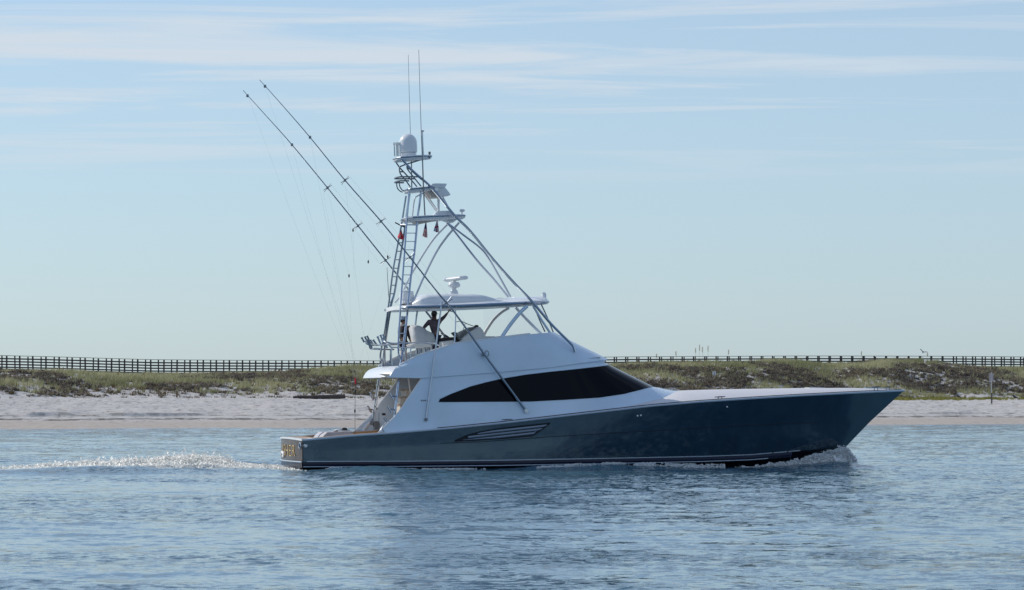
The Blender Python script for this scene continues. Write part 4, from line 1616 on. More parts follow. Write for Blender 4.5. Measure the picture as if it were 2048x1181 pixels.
def cleat(px, py, T, s=1.0):
    c = Vector(S(px, py, T))
    m = MB()
    m.tube([c + Vector((-.24 * s, 0, .14)), c + Vector((0, 0, .15)), c + Vector((.24 * s, 0, .16))], [.018, .028, .018], 6)
    for k in (-.08, .08):
        m.tube([c + Vector((k, 0, -.03)), c + Vector((k, 0, .15))], .02, 6)
    m.build('cleat', M['shaded_steel'], boat)


cleat(1014, 846.5, -3.35)
cleat(1440, 801, -2.9)
cleat(1752, 781, -.7, .8)
cleat(1776, 781, -.3, .6)
for px, py in ((1275, 832), (1281.5, 831), (1454, 814)):
    MB().lathe([(.035, .0), (.04, .015), (.02, .03)], on_hull(px, py, 0.03), 8, 'y').build('hull_light', M['white'], boat)
for px, py in ((1545, 907), (1575, 904)):
    MB().lathe([(.04, .0), (.05, .015), (.03, .03)], on_hull(px, py, 0.03), 8, 'y').build('scupper', M['black'], boat)
m = MB()
c = Vector(S(1745, 777, 0))
m.box(c, (0.75, 0.35, 0.07), .02)
m.tube([c + Vector((.5, 0, 0)), c + Vector((.9, 0, -.04))], .03, 6)
m.build('anchor_windlass', M['steel'], boat)
c = Vector(S(1629, 777, 0))
MB().box(c, (0.75, 0.75, 0.06), .02).build('deck_hatch', M['white'], boat)

# cockpit furniture
box = MB().prism(SL([(633, 880), (640, 871), (647, 864.5), (665, 864), (690, 862), (698, 862.5), (703, 871), (704, 880)], -0.6), -1.3, 0.7, 0.07).build('bait_freezer', M['lilac'], boat, ang=40)
m = MB()
m.tube([S(635, 876, -1.3), S(641, 868.5, -1.3), S(648, 864, -1.3)], .03, 6)
m.build('freezer_edge', M['white'], box)
for (pts, sd) in (([(735, 864), (733, 858), (729, 853), (731, 846), (735, 843), (731, 839)], 1), ([(768, 864), (764, 857), (768, 850), (773, 846), (773, 838), (769, 835)], -1)):
    MB().tube([TP(x, y, sd, .2) for x, y in pts], .016, 6).build('cockpit_grab_wire', M['shaded_steel'], boat)
for (a_, b_, sd) in (((722.5, 866), (740, 843), 1), ((758, 866.5), (777, 843), -1)):
    p0, p1 = TP(*a_, sd, .02), TP(*b_, sd, .02)
    MB().tube([p0, Vector(p0).lerp(Vector(p1), .3), Vector(p0).lerp(Vector(p1), .7), p1], [.03, .075, .075, .03], 8).build('wing_fender', M['white'], boat)

# ------------------------------------------------------------------ things on the boat
def local_obj(mb, name, mat, label, cat, ang=40):
    """a separate thing standing on the boat: mesh given in boat coordinates, stored round its own base"""
    pts = np.array(mb.v)
    c = pts.mean(0)
    c[2] = pts[:, 2].min()
    mb.v = [tuple(np.array(p) - c) for p in mb.v]
    o = mb.build(name, mat, None, ang)
    o.location = to_world(c)
    o.rotation_euler = (0, 0, TH)
    tag(o, label, cat)
    return o


m = MB()
rows = []
for i in range(7):
    row = []
    for j in range(5):
        q = S(667 + i * 1.6, 862.5 - 3.5 * math.sin(i / 6 * 2.6) * (0.5 + .5 * (j % 2)), -0.9 + .3 * j)
        row.append(q)
    rows.append(row)
m.grid(rows)
m.grid([[(p[0], p[1], p[2] - .03) for p in r] for r in rows])
local_obj(m, 'towel', M['whitecloth'], 'crumpled white towel lying on the grey freezer in the cockpit', 'towel')
m = MB()
c = S(689, 861.3, -0.7)
m.lathe([(.22, 0), (.24, .02), (.12, .04), (.12, .08), (.06, .12)], c, 12)
local_obj(m, 'cap', M['black'], 'black cap lying on the forward end of the grey freezer', 'cap')


def flag(name, outline_top, pts, mats, pattern, label):
    """hanging cloth: grid of nu x nv between a hoist line and a free edge, with folds"""
    (lt, lb, rt, rb, T) = pts
    m = MB()
    nu, nv = 14, 16
    rows = []
    for j in range(nv + 1):
        v = j / nv
        a = Vector(S(lt[0] + (lb[0] - lt[0]) * v, lt[1] + (lb[1] - lt[1]) * v, T))
        b = Vector(S(rt[0] + (rb[0] - rt[0]) * v, rt[1] + (rb[1] - rt[1]) * v, T))
        row = []
        for i in range(nu + 1):
            u = i / nu
            p = a.lerp(b, u)
            p.y += 0.07 * math.sin(u * 9 + v * 3) * (0.2 + v)
            row.append(p)
        rows.append(row)
    vs = [p for r in rows for p in r]
    for j in range(nv):
        for i in range(nu):
            k = j * (nu + 1) + i
            m.f.append((k, k + 1, k + nu + 2, k + nu + 1))
            m.mi.append(pattern((i + .5) / nu, (j + .5) / nv))
    m.v = [tuple(p) for p in vs]
    return local_obj(m, name, mats, label, 'flag', 80)


flag('flag', None, ((801, 459), (795, 476), (803, 459), (807, 481), .7), [M['red'], M['whitecloth'], M['blue']],
     lambda u, v: 1 if abs((u - .5) * 1.2 + (v - .62)) < .13 and .25 < u < .8 and v > .35 else (2 if u < .16 and v < .45 else 0),
     'small red flag with a white mark tied to the rear ladder of the tower')
flag('flag', None, ((851, 445), (845, 473), (853, 445), (854.5, 476.5), -.2), [M['whitecloth'], M['red'], M['blue']],
     lambda u, v: 2 if v < .45 else (1 if int((u * .9 + v * .35) * 8.5) % 2 else 0),
     'small stars and stripes flag hanging under the tower platform')
flag('flag', None, ((873.5, 442), (867, 463), (875.5, 442), (878, 466), -.2), [M['whitecloth'], M['crimson'], M['paleblue']],
     lambda u, v: 1 if (.48 < u < .72 or abs(v - .55 + .15 * (u - .5)) < .08) else (2 if u < .45 else 0),
     'small pale flag with a crimson cross hanging beside the tower front leg')


# people
def skin_body(name, nodes, edges, mat, extra=None, res=2):
    """one continuous surface grown over a skeleton; nodes: name -> (point, radius)"""
    keys = list(nodes)
    me = bpy.data.meshes.new(name)
    me.from_pydata([tuple(nodes[k][0]) for k in keys], [(keys.index(a), keys.index(b)) for a, b in edges], [])
    o = bpy.data.objects.new(name, me)
    COL.objects.link(o)
    o.modifiers.new('skin', 'SKIN')
    for k, sv in zip(keys, me.skin_vertices[0].data):
        r = nodes[k][1]
        sv.radius = (r, r) if not isinstance(r, tuple) else r
        sv.use_root = (k == keys[0])
    s = o.modifiers.new('sub', 'SUBSURF')
    s.levels = s.render_levels = res
    bpy.context.view_layer.update()
    ev = o.evaluated_get(bpy.context.evaluated_depsgraph_get())
    m2 = bpy.data.meshes.new_from_object(ev)
    bpy.data.objects.remove(o)
    bm = bmesh.new()
    bm.from_mesh(m2)
    if extra:
        ex = MB()
        extra(ex)
        vs = [bm.verts.new(v) for v in ex.v]
        for f in ex.f:
            try:
                bm.faces.new([vs[i] for i in f])
            except ValueError:
                pass
    bmesh.ops.recalc_face_normals(bm, faces=bm.faces)
    bm.to_mesh(m2)
    bm.free()
    m2.materials.clear()
    m2.materials.append(mat)
    m2.shade_smooth()
    m2.name = name
    o = bpy.data.objects.new(name, m2)
    COL.objects.link(o)
    return o


def hand(ex, wrist, d, side):
    d = Vector(d).normalized()
    s = d.cross(Vector((0, 1, 0.2))).normalized()
    for k, ln in enumerate((.072, .082, .078, .06)):
        b = Vector(wrist) + d * .085 + s * (.022 * (k - 1.5))
        q = d.cross(s).normalized()
        ex.tube([b, b + d * ln * .5 + q * .006, b + d * ln * .8 + q * .025, b + d * ln * .9 + q * .045], [.011, .010, .009, .007], 6)
    b = Vector(wrist) + d * .04 - s * .03 * side
    ex.tube([b, b - s * .04 * side + d * .03, b - s * .05 * side + d * .065], [.013, .011, .009], 6)


def person(base, K, label, mats, cap_mat, fwd, shorts):
    """K: joint -> boat-coordinate point"""
    rel = {k: Vector(v) - Vector(base) for k, v in K.items()}
    f = Vector(fwd).normalized()
    side = Vector((-f.y, f.x, 0))
    hd = rel['head']
    up = Vector((0, 0, 1))
    nodes = {'pelvis': (rel['pelvis'], .14), 'waist': (rel['pelvis'].lerp(rel['neck'], .35), .14), 'chest': (rel['pelvis'].lerp(rel['neck'], .74), .175),
             'neck': (rel['neck'], .085), 'jaw': (hd - up * .07 + f * .012, .092), 'skull': (hd + up * .02, .118), 'crown': (hd + up * .10, .085)}
    edges = [('pelvis', 'waist'), ('waist', 'chest'), ('chest', 'neck'), ('neck', 'jaw'), ('jaw', 'skull'), ('skull', 'crown')]
    for s in ('a', 'b'):
        nodes['sh' + s] = (rel['sh' + s], .09)
        nodes['el' + s] = (rel['el' + s], .055)
        nodes['wr' + s] = (rel['wr' + s], .03)
        dd = (rel['wr' + s] - rel['el' + s]).normalized()
        nodes['pa' + s] = (rel['wr' + s] + dd * .07, .042)
        nodes['hi' + s] = (rel['pelvis'] + (side if s == 'a' else -side) * .10 - up * .06, .105)
        nodes['kn' + s] = (rel['kn' + s], .066)
        nodes['an' + s] = (rel['an' + s], .04)
        nodes['to' + s] = (rel['an' + s] + f * .16 - up * .06, .035)
        edges += [('chest', 'sh' + s), ('sh' + s, 'el' + s), ('el' + s, 'wr' + s), ('wr' + s, 'pa' + s), ('pelvis', 'hi' + s), ('hi' + s, 'kn' + s), ('kn' + s, 'an' + s), ('an' + s, 'to' + s)]

    def extra(ex):
        for s, q in (('a', 1), ('b', -1)):
            hand(ex, rel['wr' + s], rel['wr' + s] - rel['el' + s], q)
        ex.tube([hd + f * .105 + up * .02, hd + f * .138 - up * .02, hd + f * .108 - up * .035], [.012, .018, .012], 6)
        for q in (-1, 1):
            c = hd + side * (.112 * q)
            ex.tube([c + up * .03, c + side * .015 * q, c - up * .03], [.012, .018, .010], 6)
            e = hd + f * .106 + side * (.034 * q) + up * .025
            ex.tube([e - side * .012, e + side * .012], .009, 6)
        ex.tube([hd + f * .10 - up * .07 - side * .025, hd + f * .108 - up * .071, hd + f * .10 - up * .07 + side * .025], .008, 5)
    body = skin_body('person', nodes, edges, M['skin'], extra)
    g = 1.14
    sn = {k: (nodes[k][0], nodes[k][1] * g + .012) for k in ('pelvis', 'waist', 'chest', 'sha', 'shb', 'ela', 'elb')}
    sn['cola'] = (nodes['chest'][0].lerp(nodes['neck'][0], .62), .115)
    sn['hem'] = (rel['pelvis'] - up * .10, .19)
    for s in 'ab':
        sn['cu' + s] = (rel['el' + s].lerp(rel['wr' + s], .85), .046)
    sh = skin_body('shirt', sn, [('hem', 'pelvis'), ('pelvis', 'waist'), ('waist', 'chest'), ('chest', 'cola'), ('chest', 'sha'), ('chest', 'shb'), ('sha', 'ela'), ('shb', 'elb'), ('ela', 'cua'), ('elb', 'cub')], mats[0])
    pn = {'pelvis': (rel['pelvis'] - up * .0, .17)}
    pe = []
    for s in 'ab':
        pn['hi' + s] = (nodes['hi' + s][0], .125)
        kn, an = rel['kn' + s], rel['an' + s]
        pn['kn' + s] = (kn, .085)
        pe += [('pelvis', 'hi' + s), ('hi' + s, 'kn' + s)]
        if not shorts:
            pn['an' + s] = (an, .065)
            pe.append(('kn' + s, 'an' + s))
    tr = skin_body('trousers' if not shorts else 'shorts', pn, pe, mats[1])
    m = MB()
    m.lathe([(.134, .0), (.138, .03), (.125, .085), (.085, .13), (.01, .148)], hd + up * .04, 16)
    rows = []
    for k in range(2):
        rows.append([hd + up * (.055 - .014 * k) + f * (.12 + .10 * math.cos(a)) * 1 + side * (.11 * math.sin(a)) for a in np.linspace(-1.4, 1.4, 9)])
    m.grid(rows)
    m.add(rows[0] + [hd + up * .055], [tuple(range(10))])
    cp = m.build('cap', cap_mat, None)
    m = MB()
    m.lathe([(.085, -.09), (.118, -.03), (.127, .03), (.12, .06)], hd - f * .016 + up * .01, 14)
    hr = m.build('hair', M['hair'], None)
    for o in (sh, tr, cp, hr):
        o.parent = body
    body.location = to_world(base)
    body.rotation_euler = (0, 0, TH)
    tag(body, label, 'person')
    return body


# helmsman, seen from behind and to the side, reaching up to the hardtop edge
Tm = -0.35
zf_ = lambda y, px=868, T=Tm: S(px, y, T)[2]
Q = lambda x, y, T=Tm: S(x, y, T)
person(S(871, 706, Tm), {'pelvis': Q(871, 673), 'neck': Q(868, 640.5), 'head': Q(868.5, 630.5), 'sha': Q(857.5, 644.5, Tm + .13), 'ela': Q(846.5, 657, Tm + .1), 'wra': Q(853, 664, Tm - .1),
                         'shb': Q(878, 643, Tm - .12), 'elb': Q(888.5, 634.5, Tm - .2), 'wrb': Q(896.5, 624.5, Tm - .25),
                         'kna': Q(868, 688, Tm + .1), 'knb': Q(876, 688, Tm - .1), 'ana': Q(867, 703, Tm + .1), 'anb': Q(875, 703, Tm - .1)},
       'man in dark plum shirt at the helm with one arm raised to the hardtop', (M['shirt'], M['jeans']), M['olive'], (.85, .5, 0), False)
Tm2 = 0.3
Q = lambda x, y, T=Tm2: S(x, y, T)
person(S(807, 723, Tm2), {'pelvis': Q(807.5, 685), 'neck': Q(806, 651.5), 'head': Q(806, 641.5), 'sha': Q(800, 656, Tm2 + .15), 'ela': Q(798.5, 670, Tm2 + .2), 'wra': Q(802, 680, Tm2 + .1),
                          'shb': Q(813, 656, Tm2 - .15), 'elb': Q(817, 670, Tm2 - .2), 'wrb': Q(820, 681, Tm2 - .1),
                          'kna': Q(804, 704, Tm2 + .1), 'knb': Q(811, 703, Tm2 - .1), 'ana': Q(803, 720, Tm2 + .1), 'anb': Q(810, 720, Tm2 - .1)},
       'person in black clothes and pale cap standing behind the near tower ladder', (M['blackcloth'], M['blackcloth']), M['paleblue'], (.9, -.3, 0), True)

# ------------------------------------------------------------------ foam and spray
def flakes(name, C, size, label=None, mat='foam'):
    n = len(C)
    d1 = rng.normal(size=(n, 3))
    d2 = rng.normal(size=(n, 3))
    d3 = rng.normal(size=(n, 3))
    for d in (d1, d2, d3):
        d /= np.linalg.norm(d, axis=1, keepdims=True) + 1e-9
    s = size[:, None]
    V = np.stack([C + d1 * s, C + d2 * s, C + d3 * s, C - (d1 + d2) * s * .5], 1).reshape(-1, 3)
    i = np.arange(n)[:, None] * 4
    Tn = np.concatenate([i + np.array([[0, 1, 2]]), i + np.array([[0, 3, 2]])], 0)
    o = raw_mesh(name, V, Tn, M[mat])
    return tag(o, label, None, None, 'stuff')


def boat_pts(L, T, Z):
    return np.stack([BX + L * CT - T * ST, BY + L * ST + T * CT, Z], -1)


# stern wake: a tumbling ridge of white water trailing aft
n = 92000
px = rng.random(n) * 900 - 320
L = (px - 590) / 45.0
prof = np.interp(px, [-320, 40, 120, 200, 300, 400, 455, 490, 540, 575], [.05, .12, .26, .40, .52, .60, .50, .26, .12, .08])
T = rng.normal(size=n) * np.interp(px, [-60, 300, 540], [1.7, 1.6, 1.7])
lump = 0.35 + 1.0 * fbm(L * 1.1, T * 0.9, 3, 71)
hgt = prof * np.exp(-(T / 1.9) ** 2) * lump + prof * .6 * np.exp(-((T + 2.6) / .6) ** 2) * (0.3 + fbm(L * 1.6, T, 2, 72))
Z = hgt * rng.random(n) ** 0.45
sp = rng.random(n) < 0.08
Z = np.where(sp, Z + rng.random(n) ** 2 * 0.32 * prof / .6, Z)
keep = (fbm(L * .8, T * 1.4, 3, 73) > np.interp(px, [-60, 100, 300, 500, 560], [.55, .46, .28, .34, .42]))
W_ = boat_pts(L, T, Z)
W_[:, 2] += water_z(W_[:, 0], W_[:, 1]) * 0.6
flakes('wake_foam', W_[keep], (0.02 + 0.09 * rng.random(n) ** 3)[keep])

pxs = np.linspace(-320, 585, 720)
Ts_ = np.linspace(-4.2, 3.6, 64)
PX, TT = np.meshgrid(pxs, Ts_)
LL = (PX - 590) / 45.0
pf = np.interp(PX, [-320, 40, 120, 200, 300, 400, 455, 490, 540, 575], [.03, .10, .22, .36, .46, .54, .44, .22, .12, .08])
HH = pf * np.exp(-(TT / 1.9) ** 2) + pf * .6 * np.exp(-((TT + 2.6) / .6) ** 2)
HH = HH * (0.2 + 1.25 * fbm(LL * 1.5, TT * 1.1, 4, 71, .65)) - 0.075 - .08 * fbm(LL * 2.5, TT * 2.0, 3, 74)
WP = boat_pts(LL.ravel(), TT.ravel(), HH.ravel())
WP[:, 2] += water_z(WP[:, 0], WP[:, 1]) * 0.6
idx = np.arange(PX.size).reshape(PX.shape)
q = np.stack([idx[:-1, :-1], idx[:-1, 1:], idx[1:, 1:], idx[1:, :-1]], -1).reshape(-1, 4)
q = q[(HH.ravel()[q] > -.06).any(1)]
tag(raw_mesh('wake_water', WP, q, M['foam'], None, False), None, None, None, 'stuff')

# bow wave curling off the stem
n = 26000
px = 1470 + 245 * rng.random(n) ** 0.7
top = np.interp(px, [1470, 1530, 1580, 1620, 1650, 1680, 1692, 1700, 1715], [934, 931, 924, 913, 903, 894, 894, 902, 923])
bot = np.interp(px, [1470, 1600, 1715], [936, 930, 925])
py = bot + (top - bot) * rng.random(n) ** .75 + rng.normal(size=n) * 1.3
C_ = []
for a, b, j in zip(px, py, rng.random(n)):
    L0 = S(a, b, -1.0)[0]
    hbw = hull_b(min(L0, L_lo - .05), .3) if L0 < L_lo - .1 else 0.0
    Tn = -(hbw + .12 + .55 * j * (1 - abs(a - 1690) / 260))
    C_.append(S(a, b, Tn))
C_ = np.array(C_)
kp = fbm(px * .10 + py * .05, py * .22 - px * .03, 4, 77, .7) > np.interp(top - py, [-30, -4, 0], [.36, .44, .55])
C_ = C_[kp]
flakes('bow_foam', boat_pts(C_[:, 0], C_[:, 1], np.maximum(C_[:, 2], 0.0)), 0.012 + 0.075 * rng.random(len(C_)) ** 3, None, 'foam_shade')

bx_, bv_ = np.linspace(1475, 1713, 150), np.linspace(0, 1, 22)
rows_ = []
for v in bv_:
    for a in bx_:
        tp = float(np.interp(a, [1470, 1530, 1580, 1620, 1650, 1680, 1692, 1700, 1715], [935, 932, 926, 915, 905, 896, 896, 904, 923]))
        bt = float(np.interp(a, [1470, 1600, 1715], [937, 931, 926]))
        b = bt + (tp - bt) * v
        L0 = S(a, b, -1.0)[0]
        hbw = hull_b(min(L0, L_lo - .05), .3) if L0 < L_lo - .1 else 0.0
        f_ = float(fbm(np.array([a * .16 - v * 1.6]), np.array([v * 3.4 + a * .03]), 4, 78, .65)[0])
        Tn = -(hbw + .10 + (.55 * math.sin(min(1, 1.15 - v) * 1.5) + .7 * (f_ - .5)) * max(.15, 1 - abs(a - 1680) / 200))
        p = S(a, b + (f_ - .5) * 6 * v, Tn)
        rows_.append((p[0], p[1], max(p[2], -.05)))
rows_ = np.array(rows_)
idx = np.arange(len(rows_)).reshape(len(bv_), len(bx_))
q = np.stack([idx[:-1, :-1], idx[:-1, 1:], idx[1:, 1:], idx[1:, :-1]], -1).reshape(-1, 4)
tag(raw_mesh('bow_wave', boat_pts(rows_[:, 0], rows_[:, 1], rows_[:, 2]), q, M['foam_shade'], None, True), None, None, None, 'stuff')

# broken white water along the hull side
n = 30000
u = rng.random(n)
px = np.where(u < .45, 640 + 330 * rng.random(n), 1075 + 375 * rng.random(n))
edge = np.where(px < 1000, np.interp(px, [640, 760, 970], [938, 941, 945]), np.interp(px, [1075, 1180, 1300, 1450], [936, 930, 931, 934]))
thick = np.where(px < 1000, 3.2, np.interp(px, [1075, 1200, 1320, 1450], [1.5, 5, 6, 5]))
py = edge + (rng.random(n) - .5) * thick * 1.6
kp = fbm(px * .05, py * .35, 4, 75, .7) > np.where(px < 1000, .54, .50)
C_ = []
for a, b in zip(px[kp], py[kp]):
    L0 = S(a, b, -3.2)[0]
    C_.append(S(a, b, -(hull_b(L0, .2) + .35 + (b - 930) * .03)))
C_ = np.array(C_)
flakes('hull_foam', boat_pts(C_[:, 0], C_[:, 1], np.maximum(C_[:, 2], 0.03)), 0.02 + 0.05 * rng.random(len(C_)) ** 2, None, 'foam_shade')

# ------------------------------------------------------------------ boardwalk along the dune crest
walk = empty('boardwalk', (0, 0, 0))
tag(walk, 'long dark timber boardwalk with slatted railings along the dune crest', 'boardwalk')
bxm = MB().box((0, 0, 0), (1, 1, 1)).build('post', M['wood'], walk, ang=None)
post_me = bxm.data
bpy.data.objects.remove(bxm)
board_me = post_me.copy()
board_me.name = 'rail_board'
cap_me = post_me.copy()
cap_me.name = 'cap_board'
cap_me.materials[0] = M['woodcap']


def inst(name, me, loc, scale, rot=(0, 0, 0)):
    o = bpy.data.objects.new(name, me)
    COL.objects.link(o)
    o.parent = walk
    o.location = loc
    o.scale = scale
    o.rotation_euler = rot
    return o


walk_Y = lambda px: float(np.interp(px, [-200, 0, 780, 1220, 1890, 2048, 2300], [474, 479, 503, 519, 543, 545, 549]))
walk_top = lambda px: float(np.interp(px, [-200, 0, 150, 300, 420, 780, 1220, 1600, 1890, 2048, 2300], [711, 711.5, 715.5, 720, 721, 722.5, 714.5, 712.5, 713, 714.5, 716]))


def walk_pt(px, dy=0.0):
    Y = walk_Y(px)
    return Vector(((px - 1024) / F * Y, Y + dy, HC + (YH - walk_top(px)) * Y / F))


# stations every bay along the walk
stations = [-170.0]
while stations[-1] < 2230:
    x = stations[-1]
    stations.append(x + (26.2 if x < 790 else (22.6 if x < 1885 else 19.2)))
phase = lambda px: 0.47 if px < 790 else (0.23 if px < 1885 else 0.5)
for a in range(len(stations) - 1):
    x0, x1 = stations[a], stations[a + 1]
    for far in (0, 1):
        px = x0 + (x1 - x0) * phase(x0) * far
        p = walk_pt(px, 2.1 * far)
        gz = float(ground_z(p.x, p.y))
        hgt = max(p.z - gz + 0.4, 2.3)
        inst('post', post_me, (p.x, p.y, p.z - hgt / 2 + .03 * rng.normal()), (0.235 if not far else 0.19, 0.18, hgt), (0, .012 * rng.normal(), 0))
step = 3
for a in range(0, len(stations) - step, step):
    for far in (0, 1):
        p0, p1 = walk_pt(stations[a], 2.1 * far), walk_pt(stations[min(a + step, len(stations) - 1)], 2.1 * far)
        d = p1 - p0
        rz = math.atan2(d.y, d.x)
        ry = -math.atan2(d.z, math.hypot(d.x, d.y))
        mid = (p0 + p1) / 2
        for k in range(5):
            off = -0.02 if k == 0 else -0.43 * k
            yo = 0.11 if far else -0.11
            if k == 0:
                inst('cap_board', cap_me, mid + Vector((0, 0, 0.03)), (d.length - .02, 0.24, 0.055), (0, ry, rz))
            else:
                inst('rail_board', board_me, mid + Vector((0, yo, off)), (d.length - .03, 0.05, 0.19), (0, ry, rz))
    p0, p1 = walk_pt(stations[a], 1.05), walk_pt(stations[min(a + step, len(stations) - 1)], 1.05)
    d = p1 - p0
    inst('walk_deck', board_me, (p0 + p1) / 2 + Vector((0, 0, -2.05)), (d.length - .02, 2.1, 0.22), (0, -math.atan2(d.z, math.hypot(d.x, d.y)), math.atan2(d.y, d.x)))

# ------------------------------------------------------------------ dune plants
def dune_t(X, Y):
    d = Y - shore_y(X)
    return d


def scatter(n, d0, d1, xr=100):
    X = (rng.random(n) * 2 - 1) * xr
    d = d0 + (d1 - d0) * rng.random(n)
    Y = shore_y(X) + d
    return X, Y, d


def blades(name, X, Y, H, nb, width, mat, tint, spread=0.35, lean=0.35):
    """each plant is nb narrow triangles fanning out of its foot"""
    n = len(X)
    Zg = ground_z(X, Y)
    rep = lambda a: np.repeat(a, nb)
    x, y, z, h, t = rep(X), rep(Y), rep(Zg), rep(H), rep(tint)
    m_ = n * nb
    ang = rng.random(m_) * 2 * math.pi
    r0 = rng.random(m_) * spread
    bx, by = x + np.cos(ang) * r0, y + np.sin(ang) * r0
    ln = h * (0.55 + 0.6 * rng.random(m_))
    la = rng.random(m_) * lean
    tx = bx + np.cos(ang) * ln * la + 0.12 * ln
    ty = by + np.sin(ang) * ln * la
    wa = rng.random(m_) * math.pi
    wx_, wy_ = np.cos(wa) * width, np.sin(wa) * width * .5
    V = np.stack([np.stack([bx - wx_, by - wy_, z - 0.08], -1), np.stack([bx + wx_, by + wy_, z - 0.08], -1), np.stack([tx, ty, z + ln], -1)], 1).reshape(-1, 3)
    tt = np.repeat(np.clip(t + rng.normal(size=m_) * .13, 0, 1), 3)
    o = raw_mesh(name, V, np.arange(m_ * 3).reshape(-1, 3), mat, {'tint': tt})
    return tag(o, None, None, None, 'stuff')


def bushes(name, X, Y, Rr, nl, mat, tint):
    """low twiggy bushes: leaf-sized faces spread through a dome"""
    n = len(X)
    Zg = ground_z(X, Y)
    rep = lambda a: np.repeat(a, nl)
    m_ = n * nl
    u = rng.random(m_) * 2 * math.pi
    v = rng.random(m_) ** 0.8
    rr = rep(Rr) * (0.45 + 0.6 * rng.random(m_))
    cx = rep(X) + rr * np.cos(u) * np.sqrt(1 - v * v)
    cy = rep(Y) + rr * np.sin(u) * np.sqrt(1 - v * v)
    cz = rep(Zg) + rr * v * 0.8 - .05
    s = (0.07 + 0.08 * rng.random(m_))[:, None]
    C = np.stack([cx, cy, cz], -1)
    V = np.stack([C + rng.normal(size=(m_, 3)) * s, C + rng.normal(size=(m_, 3)) * s, C + rng.normal(size=(m_, 3)) * s], 1).reshape(-1, 3)
    tt = np.repeat(np.clip(rep(tint) + rng.normal(size=m_) * .15, 0, 1), 3)
    o = raw_mesh(name, V, np.arange(m_ * 3).reshape(-1, 3), mat, {'tint': tt})
    return tag(o, None, None, None, 'stuff')


toe_off = lambda X: (vnoise(X * 0.05, X * 0, 81) - .5) * 10
patch = lambda X, Y, s=0.09, sd=83: fbm(X * s, Y * s * 1.3, 4, sd)
right = lambda X: np.clip((X + 5) / 25, 0, 1)
cover0 = lambda X, Y: 90 - 8 * right(X) + toe_off(X) * .8 + (patch(X, Y, .2, 87) - .5) * 26
species = lambda X, Y, d: patch(X, Y) + 0.10 * np.clip((d - 108) / 10, 0, 1) - .04
gaps = lambda X, Y: np.clip((patch(X, Y, .13, 89) - .28) * 14, 0.22, 1)
# olive grass over the upper face and the crest
X, Y, d = scatter(68000, 78, 160, 105)
dens = np.clip((d - cover0(X, Y)) / 6, 0, 1) * np.clip((species(X, Y, d) - .44) * 9, 0.12, 1) * gaps(X, Y)
k = rng.random(len(X)) < dens * .9
X, Y, d = X[k], Y[k], d[k]
tint = np.clip(0.10 + 1.0 * (patch(X, Y, .15, 91) - .2) + 0.12 * (d > 116), 0, 1)
blades('dune_grass', X, Y, 0.45 + 0.40 * rng.random(len(X)), 8, 0.055, M['grass'], tint)
# dark brown bushes in drifts
X, Y, d = scatter(30000, 78, 140, 105)
dens = np.clip((d - cover0(X, Y) + 2) / 5, 0, 1) * np.clip((0.53 - species(X, Y, d)) * 9, 0, 1) * gaps(X, Y)
k = rng.random(len(X)) < dens * .8
X, Y = X[k], Y[k]
bushes('dune_shrubs', X, Y, 0.35 + 0.45 * rng.random(len(X)) ** 2, 46, M['shrub'], np.clip(patch(X, Y, .2, 95) * 1.3 - .1, 0, 1))
# sparse brown tufts on the white lower slope
X, Y, d = scatter(23000, 66, 108, 105)
dens = np.clip((d - 72 - toe_off(X) * .6) / 18, 0, 1) * np.clip((patch(X, Y, .22, 97) - .42) * 7, 0.03, 1)
k = rng.random(len(X)) < dens * .6
X, Y = X[k], Y[k]
blades('dune_tufts', X, Y, 0.20 + 0.38 * rng.random(len(X)) ** 1.5, 9, 0.05, M['tuft'], patch(X, Y, .3, 99), .3, .8)

# low yellow-green creeper along the dune foot on the right
X, Y, d = scatter(30000, 64, 80, 105)
dens = np.clip((X - 30) / 20, 0, 1) * np.exp(-((d - 72 - toe_off(X) * .3) / 4.0) ** 2) * np.clip((patch(X, Y, .25, 93) - .36) * 6, 0, 1)
k = rng.random(len(X)) < dens
X, Y = X[k], Y[k]
M['creeper'] = leaf_mat('yellow_green_creeper', (0.10, 0.11, 0.03), (0.26, 0.25, 0.07), (0.42, 0.38, 0.12))
blades('beach_creeper', X, Y, 0.25 + 0.2 * rng.random(len(X)), 8, 0.06, M['creeper'], patch(X, Y, .4, 94), .35, .9)

